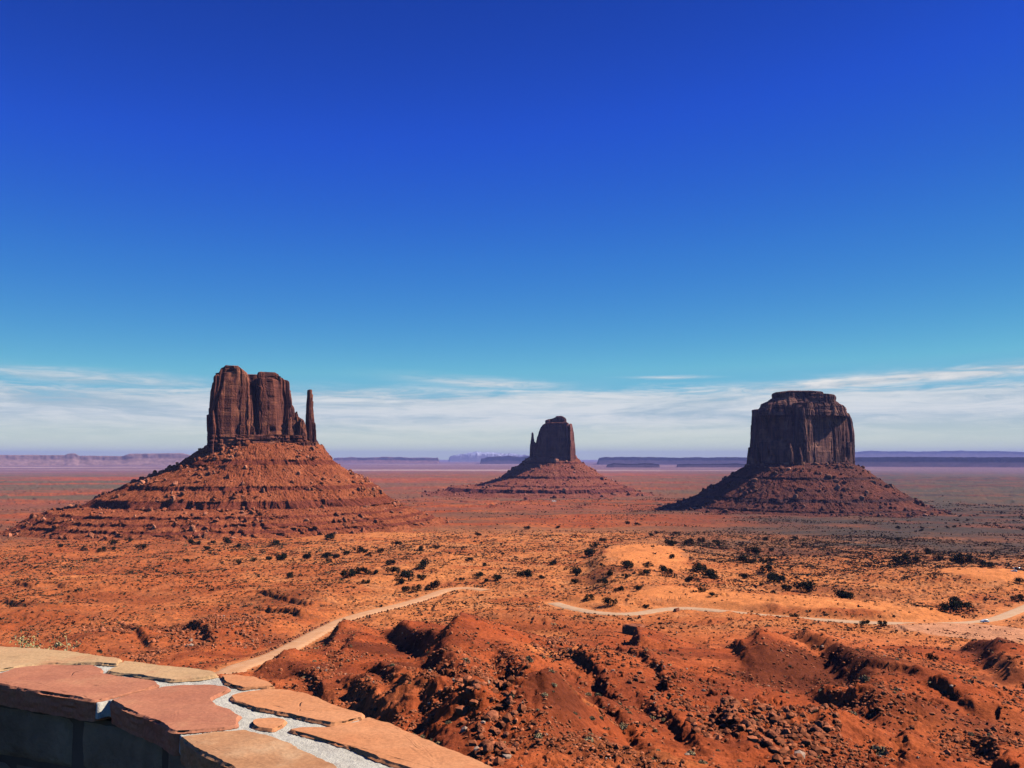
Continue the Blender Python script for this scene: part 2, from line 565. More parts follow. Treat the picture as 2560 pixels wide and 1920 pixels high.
def smooth_line(P, n, it=6):
    L = np.concatenate([[0], np.cumsum(np.hypot(*np.diff(P, axis=0).T))])
    t = np.linspace(0, L[-1], n)
    Q = np.stack([np.interp(t, L, P[:, 0]), np.interp(t, L, P[:, 1])], 1)
    for _ in range(it): Q[1:-1] = (Q[:-2] + 2 * Q[1:-1] + Q[2:]) / 4
    return Q


ROAD_A = smooth_line(ROAD_A, 90, 10); ROAD_B = smooth_line(ROAD_B, 120, 10)
ROAD_HW = 4.9


def raw_height(X, Y):
    d = np.hypot(X, Y)
    z = base_h(d)
    # rolling ground, amplitude growing away from the terrace, dying out on the valley floor
    amp = np.interp(d, [0, 14, 40, 100, 300, 900, 1300, 2000, 4000, 9000], [0, 0, 0.0, 2.0, 4.2, 4.5, 3.5, 3.0, 4, 4])
    wx = X + 14 * perlin2(X / 60, Y / 60, 31); wy = Y + 14 * perlin2(X / 60, Y / 60, 37)
    big = fbm2(wx / 120, wy / 120, 3, 2) * 1.1
    mid = fbm2(wx / 38, wy / 38, 3, 9, ridge=True) * 0.32
    z = z + amp * (big + mid)
    near = sm(25, 60, d) * (1 - sm(500, 1100, d))
    rough = sm(-0.15, 0.35, fbm2(X / 55, Y / 55, 2, 51))
    z = z + near * (0.7 * fbm2(wx / 11, wy / 11, 3, 21) + (0.14 + 0.6 * rough) * fbm2(X / 4.2, Y / 4.2, 5, 23, gain=0.66) * 0.95)
    z = z + (1 - sm(180, 320, d)) * sm(20, 50, d) * (0.26 * fbm2(X / 1.7, Y / 1.7, 3, 25, gain=0.65) + 0.30 * fbm2(wx / 3.4, wy / 3.4, 2, 27, ridge=True) + 0.35 * np.minimum(voronoi2(X / 5.5 + perlin2(X / 4, Y / 4, 3), Y / 5.5, 3)[2], 0.8) * sm(0.0, 0.3, rough - 0.3))
    z0 = z.copy()
    for P, h, wn, wl in RIDGES:
        m = 3.2 * max(wl, wn) + 4
        k = np.nonzero((X > P[:, 0].min() - m) & (X < P[:, 0].max() + m) & (Y > P[:, 1].min() - m) & (Y < P[:, 1].max() + m))
        if not len(k[0]): continue
        x, y = X[k], Y[k]
        jf = 0.8 if wl >= 18 and wn < 5 else (0.5 if wl < 13 else 0.3)
        jx = min(wn, 5.0) * jf * fbm2(x / (wn * 1.3), y / (wn * 1.3), 5, 61, gain=0.5); jy = min(wn, 5.0) * jf * fbm2(x / (wn * 1.3), y / (wn * 1.3), 5, 67, gain=0.5)
        dist, sg, t = seg_dist(x + jx, y + jy, P)
        tap = sm(0, 0.32, t) * (1 - sm(0.7, 1, t))
        dark = (1 - sm(0, wn, dist)) ; lit = np.exp(-(dist / wl) ** 2)
        prof = np.where(sg < 0, dark, lit)
        z[k] = z[k] + sm(78, 125, np.hypot(x, y)) * h * tap * prof * (0.9 + 0.22 * fbm2(x / (wn + wl), y / (wn + wl), 2, 71))
    for c, h, a, b in DOMES:
        u = c / np.hypot(*c); dx = X - c[0]; dy = Y - c[1]
        along = dx * u[0] + dy * u[1]; across = dx * u[1] - dy * u[0]
        z = z + sm(70, 110, d) * h * np.exp(-(across / a) ** 2 - (along / b) ** 2)
    # rock benches: bedding steps in the rough areas
    bm = near * sm(0.05, 0.35, fbm2(X / 45 + 5, Y / 45, 2, 81) + 0.2)
    q = z0 + 0.10 * X - 0.05 * Y + 0.5 * fbm2(X / 9, Y / 9, 2, 83)
    st = 1.6 + 0 * z
    fr = q / st - np.floor(q / st)
    z = z + bm * st * 0.9 * (sm(0.40, 0.55, fr) - fr)
    # low red banks on the valley floor
    fm = sm(1500, 2100, d) * (1 - sm(5000, 8000, d))
    q = fbm2(X / 420, Y / 300, 4, 91) * 3.0
    fr = q - np.floor(q)
    z = z + fm * 5.0 * (sm(0.42, 0.5, fr) - fr * 0.9)
    return z


_RZ = {}
def road_z(P):
    z = raw_height(P[:, 0].copy(), P[:, 1].copy())
    zb = base_h(np.hypot(P[:, 0], P[:, 1]))
    z = zb + (z - zb) * 0.35
    k = np.hanning(21); k /= k.sum()
    return np.convolve(np.pad(z, 10, mode='edge'), k, 'valid')


ROAD_AZ, ROAD_BZ = road_z(ROAD_A), road_z(ROAD_B)
JUNC = gp(2440, 1585)


def height(X, Y):
    X = np.asarray(X, float); Y = np.asarray(Y, float)
    z = raw_height(X, Y)
    for P, RZ in ((ROAD_A, ROAD_AZ), (ROAD_B, ROAD_BZ)):
        m = 30
        k = np.nonzero((X > P[:, 0].min() - m) & (X < P[:, 0].max() + m) & (Y > P[:, 1].min() - m) & (Y < P[:, 1].max() + m))
        if not len(k[0]): continue
        dist, sg, t = seg_dist(X[k], Y[k], P)
        zr = np.interp(t, np.linspace(0, 1, len(P)), RZ)
        z[k] = z[k] + (zr - 0.25 - z[k]) * (1 - sm(ROAD_HW + 0.6, ROAD_HW + 14, dist))
    # the flat sand by the junction
    dj = np.hypot((X - JUNC[0]) / 42, (Y - JUNC[1]) / 26)
    z = z + (EYE - 88.6 - z) * 0.8 * (1 - sm(0.5, 1.2, dj)) * (dj < 1.3)
    # the viewing terrace
    d = np.hypot(X, Y)
    return z


_ROADW = None


def colours(X, Y, Z, slope=None):
    """albedo of the ground"""
    n = len(X)
    d = np.hypot(X, Y)
    az = np.degrees(np.arctan2(X, Y))
    SAND = np.array([0.69, 0.225, 0.066]); RED = np.array([0.43, 0.088, 0.026]); DARK = np.array([0.23, 0.050, 0.020])
    BROWN = np.array([0.22, 0.10, 0.055]); TAN = np.array([0.50, 0.25, 0.11]); GREEN = np.array([0.115, 0.095, 0.060])
    PALE = np.array([0.62, 0.40, 0.24]); PURP = np.array([0.24, 0.095, 0.075])
    a = fbm2(X / 90, Y / 90, 4, 101); b = fbm2(X / 22, Y / 22, 4, 111); c = fbm2(X / 6, Y / 6, 4, 121); e = fbm2(X / 230, Y / 230, 4, 131)
    def mix(c0, c1, w): return c0 + (c1 - c0) * w[:, None]
    C = np.broadcast_to(RED, (n, 3)).copy()
    nearm = 1 - sm(380, 560, d)
    C = mix(C, np.array([0.52, 0.130, 0.040]), sm(-0.25, 0.35, a + 0.3 * b))
    C = mix(C, DARK, sm(0.0, 0.35, b * 0.8 - a * 0.5 + 0.35 * c + 0.08) * (0.35 + 0.45 * nearm))
    # orange sand with scrub between 380 and 1100 m
    mid = sm(330, 520, d) * (1 - sm(1150, 1420, d)) * (0.30 + 0.70 * sm(-24, -6, az + 8 * a))
    C = mix(C, SAND, mid * (0.62 + 0.38 * sm(-0.3, 0.2, a)))
    C = mix(C, TAN, mid * sm(0.0, 0.4, b + 0.2 * c) * 0.32)
    C = mix(C, RED, mid * sm(0.12, 0.4, fbm2(X / 70, Y / 35, 3, 141)) * 0.6)
    # fine dark scrub speckle merging with distance
    sp = sm(0.10, 0.30, np.where(d < 1000, fbm2(X / 2.6, Y / 4.0, 2, 151), fbm2(X / 7, Y / 14, 3, 152))) * sm(250, 600, d) * (1 - sm(3000, 5000, d))
    C = mix(C, BROWN * 0.55, sp * (0.45 + 0.4 * sm(-0.2, 0.3, e)))
    C = mix(C, np.array([0.62, 0.17, 0.055]), nearm * sm(0.2, 0.4, a + 0.4 * c) * 0.5)
    # grey-green scrub belts; dark scrub plain on the right, cloud shadow painted into it
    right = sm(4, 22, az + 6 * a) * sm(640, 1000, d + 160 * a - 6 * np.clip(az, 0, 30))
    belt = sm(0.0, 0.3, fbm2(X / 500, Y / 160, 4, 161) + 0.12) * sm(900, 1500, d)
    C = mix(C, GREEN, np.clip(belt * 0.6, 0, 1) * (1 - sm(2600, 5000, d) * 0.5))
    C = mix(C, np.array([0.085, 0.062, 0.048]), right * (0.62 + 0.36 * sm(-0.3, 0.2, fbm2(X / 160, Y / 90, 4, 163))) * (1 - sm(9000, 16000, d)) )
    # valley floor: red plain, purple haze painted into the far ground, pale flats
    far = sm(1300, 2200, d)
    C = mix(C, np.array([0.30, 0.095, 0.05]), far * sm(-0.2, 0.25, fbm2(X / 900, Y / 250, 4, 171)) * (1 - right) * 0.75)
    left = sm(-14, -24, az)
    C = mix(C, GREEN * np.array([1.15, 1.2, 1.1]), np.maximum(left, 0.55) * sm(2000, 3200, d) * (1 - sm(8000, 11000, d)) * sm(-0.15, 0.1, fbm2(X / 3000, Y / 500, 3, 177)) * 0.85)
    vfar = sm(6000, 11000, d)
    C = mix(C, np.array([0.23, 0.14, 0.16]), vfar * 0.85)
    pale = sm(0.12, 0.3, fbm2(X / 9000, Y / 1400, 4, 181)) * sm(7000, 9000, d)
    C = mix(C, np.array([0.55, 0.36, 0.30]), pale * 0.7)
    # bare dunes
    for (px, py, up, ax, al, w) in DUNES:
        q = gp(px, py, up); u = q / np.hypot(*q)
        dx = X - q[0]; dy = Y - q[1]; along = dx * u[0] + dy * u[1]; across = dx * u[1] - dy * u[0]
        rr = np.hypot(across / ax, along / al) + 0.35 * b
        C = mix(C, SAND * np.array([1.08, 1.1, 1.1]), (1 - sm(0.75, 1.05, rr)) * w)
    # dark patches: brown crust, and shade of the slopes painted in with it
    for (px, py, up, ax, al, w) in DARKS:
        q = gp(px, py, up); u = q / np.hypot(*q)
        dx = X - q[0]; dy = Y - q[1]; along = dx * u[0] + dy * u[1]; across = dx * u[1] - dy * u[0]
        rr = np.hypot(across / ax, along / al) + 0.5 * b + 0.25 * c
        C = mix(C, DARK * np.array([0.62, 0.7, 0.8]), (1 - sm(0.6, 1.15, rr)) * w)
    # sandy verge of the road
    for P in (ROAD_A, ROAD_B):
        m = 40
        k = np.nonzero((X > P[:, 0].min() - m) & (X < P[:, 0].max() + m) & (Y > P[:, 1].min() - m) & (Y < P[:, 1].max() + m))[0]
        if len(k):
            dist, sg, t = seg_dist(X[k], Y[k], P)
            w = (1 - sm(ROAD_HW, ROAD_HW + 7, dist + 3 * b[k])) * 0.8
            C[k] = C[k] + (SAND * np.array([1.05, 1.15, 1.3]) - C[k]) * w[:, None]
    dj = np.hypot((X - JUNC[0]) / 46, (Y - JUNC[1]) / 26) + 0.2 * b
    C = mix(C, np.array([0.66, 0.30, 0.15]), (1 - sm(0.8, 1.1, dj)) * 0.85)
    C = mix(C, np.broadcast_to(np.array([0.06, 0.055, 0.05]), (n, 3)), 1 - sm(9, 14, d + 6 * (Y > 1)))  # unseen terrace ground, made dark to cut bounce light onto the wall
    return np.clip(C * (1 + 0.22 * c[:, None] + 0.12 * b[:, None]), 0.01, 0.9)


DUNES = [(1612, 1386, 5, 46, 165, 1.0), (2490, 1442, 5, 42, 50, 1.0), (1900, 1500, 4, 95, 45, 0.9), (1060, 1445, 0, 60, 40, 0.55),
         (900, 1340, 0, 110, 60, 0.4), (2260, 1545, 0, 60, 20, 0.8), (1480, 1515, 0, 22, 12, 0.8), (200, 1435, 4, 30, 22, 0.7),
         (1420, 1665, 0, 14, 14, 0.6), (1960, 1800, 2, 9, 8, 0.5), (1480, 1810, 2, 5, 4, 0.4), (1600, 1905, 0, 9, 4, 0.3), (1360, 1570, 3, 14, 12, 0.5)]
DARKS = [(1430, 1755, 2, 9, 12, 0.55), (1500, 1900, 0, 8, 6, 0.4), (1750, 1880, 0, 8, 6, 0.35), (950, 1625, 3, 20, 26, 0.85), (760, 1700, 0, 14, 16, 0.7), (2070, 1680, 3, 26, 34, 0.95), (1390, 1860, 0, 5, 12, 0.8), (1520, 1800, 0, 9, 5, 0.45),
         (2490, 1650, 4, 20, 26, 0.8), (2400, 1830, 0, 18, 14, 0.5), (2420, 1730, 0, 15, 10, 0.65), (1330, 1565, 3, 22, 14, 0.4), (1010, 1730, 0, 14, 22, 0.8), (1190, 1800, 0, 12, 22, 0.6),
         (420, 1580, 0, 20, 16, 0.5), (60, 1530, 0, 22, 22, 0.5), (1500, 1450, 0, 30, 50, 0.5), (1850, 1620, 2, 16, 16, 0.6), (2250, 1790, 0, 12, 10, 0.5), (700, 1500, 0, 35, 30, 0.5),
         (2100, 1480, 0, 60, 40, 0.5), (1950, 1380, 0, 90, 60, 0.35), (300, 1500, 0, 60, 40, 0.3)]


def build_ground():
    th = np.concatenate([np.arange(-180, -44, 4.0), np.arange(-44, -35, 0.25), np.arange(-35, 35, 0.0525), np.arange(35, 44, 0.25), np.arange(44, 180, 4.0)])
    r = np.concatenate([[0.0], np.exp(np.linspace(math.log(0.8), math.log(48), 46))[:-1], np.exp(np.linspace(math.log(48), math.log(520), 640))[:-1],
                        np.exp(np.linspace(math.log(520), math.log(2600), 330))[:-1], np.exp(np.linspace(math.log(2600), math.log(170000), 190))])
    T, R = np.meshgrid(np.radians(th), r)
    X = R * np.sin(T); Y = R * np.cos(T)
    X = X.ravel(); Y = Y.ravel()
    Z = np.empty_like(X); C = np.empty((len(X), 3))
    for s in range(0, len(X), 250000):
        e = s + 250000
        Z[s:e] = height(X[s:e], Y[s:e])
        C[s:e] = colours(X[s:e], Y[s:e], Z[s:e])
    # terrace behind and beside the viewer
    V = np.stack([X, Y, Z], 1)
    f = grid_faces(len(r), len(th), wrap=True)[:, ::-1]
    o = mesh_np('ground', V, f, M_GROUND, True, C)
    tag(o, kind='structure')
    return o


ground = build_ground()


def road_strip(P, RZ, name, mat, hw=ROAD_HW):
    T = np.gradient(P, axis=0); T /= np.hypot(*T.T)[:, None]
    N = np.stack([-T[:, 1], T[:, 0]], 1)
    cols = np.linspace(-1, 1, 9)
    V = []
    for k, (p, n, z) in enumerate(zip(P, N, RZ)):
        for c in cols:
            wv = hw * (1 + 0.10 * math.sin(k * 0.9) * (abs(c) == 1) + 0.05 * math.sin(k * 2.3))
            q = p + n * c * wv
            V.append((q[0], q[1], z + 0.12 - 0.55 * abs(c) ** 6))
    o = mesh_np(name, np.array(V), grid_faces(len(P), len(cols)), mat, True)
    tag(o, kind='structure')
    return o


def road_mat(name, c0, c1):
    m, nt = material(name)
    g = nt.node('ShaderNodeNewGeometry')
    n = nt.noise(g.outputs['Position'], 0.25, 6, 0.6)
    finish(nt, nt.mix(nt.rng(n, 0.3, 0.7), c0, c1), 1.0, nt.noise(g.outputs['Position'], 1.5, 5, 0.6), 0.4, 0.2, 0.05)
    return m


def dense(P, Z, k=4):
    n = len(P) * k; t = np.linspace(0, 1, n); t0 = np.linspace(0, 1, len(P))
    return np.stack([np.interp(t, t0, P[:, 0]), np.interp(t, t0, P[:, 1])], 1), np.interp(t, t0, Z)


_a, _az = dense(ROAD_A, ROAD_AZ); _b, _bz = dense(ROAD_B, ROAD_BZ)
road_strip(_a, _az, 'dirt_road', road_mat('orange_dirt_road', (0.60, 0.29, 0.13, 1), (0.68, 0.37, 0.19, 1)))
road_strip(_b, _bz + 0.02, 'dirt_road', road_mat('grey_gravel_road', (0.58, 0.34, 0.18, 1), (0.64, 0.41, 0.24, 1)), 4.9)


# ------------------------------------------------------------------ buttes
class Frame:
    """local frame of a butte: x across the line of sight, y away from the viewer, z = world height"""
    def __init__(s, pxc, D, scale, ox, oy):
        s.D, s.sc, s.ox, s.oy = D, scale, ox, oy
        x, y, z = ray(pxc, 1148)
        s.phi = math.atan2(x, y)
        s.c = (D * math.sin(s.phi), D * math.cos(s.phi))

    def loc(s, cx, cy):
        px, py = s.ox + cx * s.sc, s.oy + cy * s.sc
        x, y, z = ray(px, py)
        th = math.atan2(x, y)
        dx = math.tan(th - s.phi)
        depth = s.D / math.cos(th - s.phi) * math.cos(th)
        return s.D * dx, EYE + depth * z / y

    def trace(s, pts):
        q = sorted([s.loc(*p) for p in pts], key=lambda t: t[1])
        return np.array([t[1] for t in q]), np.array([t[0] for t in q])

    def root(s, name):
        return empty(name, (s.c[0], s.c[1], 0), -s.phi)


def tower_part(fr, L, R, yc, yd, n=4.0, shear=0.0, nth=420, dz=1.1, amp=1.0, seed=0, top_round=2.0, zlow=None, cell=14.0, layered=None, yprof=None, flat=0.5):
    """one upright rock mass lofted between a left and a right outline, with columns, cracks and bedding"""
    zl, xl = fr.trace(L); zr, xr = fr.trace(R)
    z1 = max(zl[-1], zr[-1]); z0 = min(zl[0], zr[0]) - 8 if zlow is None else zlow
    nz = int((z1 - z0) / dz) + 2
    z = np.linspace(z0, z1, nz)
    a = np.interp(z, zl, xl); b = np.interp(z, zr, xr)
    kz = np.ones(nz) if yprof is None else np.interp((z - z0) / (z1 - z0), *zip(*yprof))
    # closing rings
    th = np.linspace(0, 2 * np.pi, nth, endpoint=False)
    c, s = np.cos(th), np.sin(th)
    ux = np.sign(c) * np.abs(c) ** (2 / n); uy = np.sign(s) * np.abs(s) ** (2 / n)
    rings = []
    w0 = (b[-1] - a[-1]) / 2
    Z = np.repeat(z, nth).reshape(nz, nth)
    cx = ((a + b) / 2)[:, None]; hw = np.maximum((b - a) / 2, 0.3)[:, None]
    hd = (np.minimum(yd, np.maximum(hw[:, 0] * 3, 2)) * kz)[:, None]
    X = cx + hw * ux; Y = hd * uy
    nx = ux * hd; ny = uy * hw
    nx = np.sign(c) * np.abs(c) ** (2 - 2 / n) / hw; ny = np.sign(s) * np.abs(s) ** (2 - 2 / n) / hd
    l = np.hypot(nx, ny); nx = nx / l; ny = ny / l
    Y = Y + shear * X + yc
    # columns
    gx = X * 1.0; gy = Y * 1.0
    lim = np.clip(hw / 18.0, 0.25, 1.0) * np.clip(hd / 12.0, 0.3, 1.0)
    D = np.zeros_like(X)
    for k, (cs, am, cr) in enumerate(((cell * 2.6, 9.0, 4.0), (cell * 1.25, 4.2, 4.2), (cell * 0.55, 1.9, 1.8))):
        wob = 0.30 * cs * perlin3(X / cs, Y / cs, Z / (cs * 2.2), seed + 40 + k)
        f1, f2, cid = voronoi2((gx + wob) / cs + 3.1 * seed, (gy + wob) / cs + 1.7 * seed, seed + k * 7)
        top = z0 + (z1 - z0) * (0.25 + 1.1 * ((cid * 7.3) % 1.0))
        out = np.where(Z + 2 * perlin3(X / 6, Y / 6, Z / 6, seed) < top, 1.0, 0.35)
        D += am * (cid * out - 0.55) - cr * np.exp(-((f2 - f1) / 0.07) ** 2)
    D += 2.2 * fbm3(X / 30, Y / 30, Z / 90, 3, seed + 3) + 1.0 * fbm3(X / 7, Y / 7, Z / 16, 3, seed + 5)
    bed = perlin2(Z / 3.4, X / 60 + seed, 5) + 0.6 * perlin2(Z / 1.4, X / 40 + seed, 6)
    bw = 0.12 * np.ones_like(Z)
    if layered:
        for (za, zb, wgt) in layered:
            bw = np.maximum(bw, wgt * sm(za - 2, za + 2, Z) * (1 - sm(zb - 2, zb + 2, Z)))
    D += bw * bed * 1.6
    D *= amp * lim
    X = X + nx * D; Y = Y + ny * D
    # rim irregularity
    rim = sm(0.90, 1.0, (Z - z0) / (z1 - z0))
    Z = Z + rim * (1.8 * fbm3(X / 12, Y / 12, Z * 0, 3, seed + 9)) * np.clip(hw / 10, 0.2, 1) - 0.0
    V = [np.stack([X, Y, Z], -1)]
    last = V[0][-1]
    ctr = last.mean(0)
    caps = []
    for f, dzz in ((0.93, top_round * 0.4), (0.8, top_round * 0.75), (0.6, top_round), (0.35, top_round * 1.05), (0.12, top_round)):
        q = ctr + (last - ctr) * np.array([f, f, f * flat + 0.0])
        q[:, 2] += dzz * np.clip(hw[-1, 0] / 10, 0.15, 1) + 0.8 * fbm2(q[:, 0] / 8, q[:, 1] / 8, 3, seed + 4) * np.clip(hw[-1, 0] / 10, 0.1, 1)
        caps.append(q[None])
    V = np.concatenate(V + caps, 0)
    nr = len(V)
    F4 = grid_faces(nr, nth, wrap=True)
    verts = V.reshape(-1, 3)
    tip = verts[-nth:].mean(0)
    verts = np.concatenate([verts, tip[None]])
    i = np.arange(nth)
    F3 = np.stack([(nr - 1) * nth + i, (nr - 1) * nth + (i + 1) % nth, np.full(nth, len(verts) - 1)], 1)
    return verts, [F4, F3]


def join(parts):
    vs, f3, f4 = [], [], []; off = 0
    for v, fs in parts:
        vs.append(v)
        for f in fs: (f4 if f.shape[1] == 4 else f3).append(f + off)
        off += len(v)
    out = []
    if f4: out.append(np.concatenate(f4))
    if f3: out.append(np.concatenate(f3))
    return np.concatenate(vs), out


def talus(fr, root, levels, seed, base_col, ledge_col, red_col, nth=1500, rocks=1500, rock_size=(1.2, 5.0), exp=2.0, name='talus_slope'):
    """levels: (z, xL crop, xR crop, yF metres, yB metres, cliff flag for the stretch below)"""
    zs, xl, xr, yf, yb, cl = [], [], [], [], [], []
    for z, l, r, f, b, k in levels:
        zs.append(z); xl.append(fr.loc(l, 600)[0]); xr.append(fr.loc(r, 600)[0]); yf.append(f); yb.append(b); cl.append(k)
    zs, xl, xr, yf, yb = map(np.array, (zs, xl, xr, yf, yb))
    # resample along the profile
    tt, kk = [], []
    for i in range(len(zs) - 1):
        ln = math.hypot(zs[i + 1] - zs[i], yf[i + 1] - yf[i])
        n = max(3, int(ln / 1.6)) if not cl[i] else max(5, int((zs[i] - zs[i + 1]) / 0.9))
        tt += list(i + np.arange(n) / n); kk += [cl[i]] * n
    tt.append(len(zs) - 1.0); kk.append(0)
    tt = np.array(tt); kk = np.array(kk, float)
    I = np.arange(len(zs))
    z = np.interp(tt, I, zs); l = np.interp(tt, I, xl); r = np.interp(tt, I, xr); f = np.interp(tt, I, yf); b = np.interp(tt, I, yb)
    th = np.linspace(0, 2 * np.pi, nth, endpoint=False)
    # more rings of points on the visible side
    c, s = np.cos(th)[None], np.sin(th)[None]
    X = np.where(c > 0, r[:, None] * c, -l[:, None] * c)
    Y = np.where(s < 0, f[:, None] * s, b[:, None] * s)
    Z = np.repeat(z[:, None], nth, 1)
    K = np.repeat(kk[:, None], nth, 1)
    rad = np.hypot(X, Y) + 1e-6
    ex, ey = X / rad, Y / rad
    depth = (tt / tt[-1])[:, None]
    # ledges reach out and recede around the hill; cliffs turn into slope where covered by scree
    bulge = 11 * fbm2(ex * 3.1 + seed, ey * 3.1, 3, seed) + 5 * fbm2(X / 30, Y / 30, 3, seed + 2, ridge=True)
    gull = 1 - np.abs(fbm2(np.arctan2(ey, ex) * 16 + 2 * fbm2(X / 50, Y / 50, 2, 5), np.zeros_like(X) + seed, 3, seed + 6))
    D = bulge * (0.25 + 0.75 * depth) + 13 * (gull - 0.7) * depth + 2.2 * fbm2(X / 9, Y / 9, 4, seed + 8)
    scal = fbm2(X / 13, Y / 13, 3, seed + 12, ridge=True)
    D += K * (4.5 * scal - 3.6)
    X = X + ex * D; Y = Y + ey * D
    cover = sm(0.0, 0.35, fbm2(X / 55, Y / 55, 3, seed + 15) + 0.10 + 0.35 * sm(20, 160, X))
    Z = Z + 2.6 * fbm2(X / 19, Y / 19, 5, seed + 17, gain=0.6) * (1 - K * 0.7) + 1.5 * fbm2(X / 4.5, Y / 4.5, 3, seed + 18, ridge=True) * (1 - K)
    # scree softens part of the cliffs: pull the cliff foot outward
    foot = np.zeros(len(tt))
    for i in range(1, len(tt)):
        foot[i] = foot[i - 1] * 0.88 if not kk[i] else (foot[i - 1] + 1.1)
    X = X + ex * foot[:, None] * cover * 1.1; Y = Y + ey * foot[:, None] * cover * 1.1
    n1 = fbm2(X / 40, Y / 40, 4, seed + 21).ravel(); n2 = fbm2(X / 7, Y / 7, 3, seed + 22).ravel()
    Zr = Z.ravel(); dp = np.repeat(depth, nth, 1).ravel()
    C = base_col + (red_col - base_col) * sm(-0.2, 0.3, n1)[:, None]
    C = C * (1 + 0.3 * n2[:, None])
    kc = (K.ravel() > 0)
    C = np.where(kc[:, None], ledge_col * (1 + 0.35 * fbm2(X.ravel() / 3, Zr / 1.2, 3, seed + 30)[:, None]), C)
    V = np.stack([X, Y, Z], -1).reshape(-1, 3)
    F4 = grid_faces(len(tt), nth, wrap=True)[:, ::-1]
    o = mesh_np(name, V, F4, M_TALUS, True, np.clip(C, 0.01, 0.9), parent=root)
    # fallen blocks
    rng = np.random.RandomState(seed)
    G = np.stack([X, Y, Z], -1)
    tmpl = [rock_template(rng, 1) for _ in range(6)]
    vs, fs, cs = [], [], []
    off = 0
    prob = sm(-0.15, 0.35, fbm2(X / 60, Y / 60, 2, seed + 33)) ** 2 + 0.12
    cnt = 0
    while cnt < rocks:
        i = rng.randint(2, len(tt) - 2); j = rng.randint(nth)
        if K[i, j] or rng.rand() > prob[i, j]: continue
        p = G[i, j]
        if p[1] > 60 and abs(p[0]) < 150: continue
        sz = rock_size[0] + (rock_size[1] - rock_size[0]) * rng.rand() ** 6
        tv, tf = tmpl[rng.randint(6)]
        a = rng.rand() * 6.28; R = np.array([[math.cos(a), -math.sin(a), 0], [math.sin(a), math.cos(a), 0], [0, 0, 1]])
        v = (tv * sz * (0.6 + 0.8 * rng.rand(3))) @ R.T + p + np.array([0, 0, sz * 0.2])
        vs.append(v); fs.append(tf + off); off += len(v)
        cc = (base_col * 0.75 + np.array([0.25, 0.12, 0.07]) * (rng.rand() ** 2)) * (0.7 + 0.8 * rng.rand())
        cs.append(np.repeat(cc[None], len(v), 0)); cnt += 1
    rb = mesh_np('fallen_rubble', np.concatenate(vs), np.concatenate(fs), M_RUBBLE, False, np.clip(np.concatenate(cs), 0.01, 0.9), parent=root)
    rb['kind'] = 'stuff'
    return o


def rock_template(rng, sub=2):
    bm = bmesh.new()
    bmesh.ops.create_icosphere(bm, subdivisions=sub + 1, radius=1.0)
    v = np.array([x.co[:] for x in bm.verts]); f = np.array([[y.index for y in x.verts] for x in bm.faces])
    bm.free()
    for _ in range(11):
        n = rng.randn(3); n /= np.linalg.norm(n); d = 0.55 + 0.3 * rng.rand()
        k = v @ n
        v = np.where((k > d)[:, None], v - (k - d)[:, None] * n, v)
    v = v * (1 + 0.05 * rng.randn(len(v))[:, None] * (sub > 1))
    return v / np.abs(v).max(), f


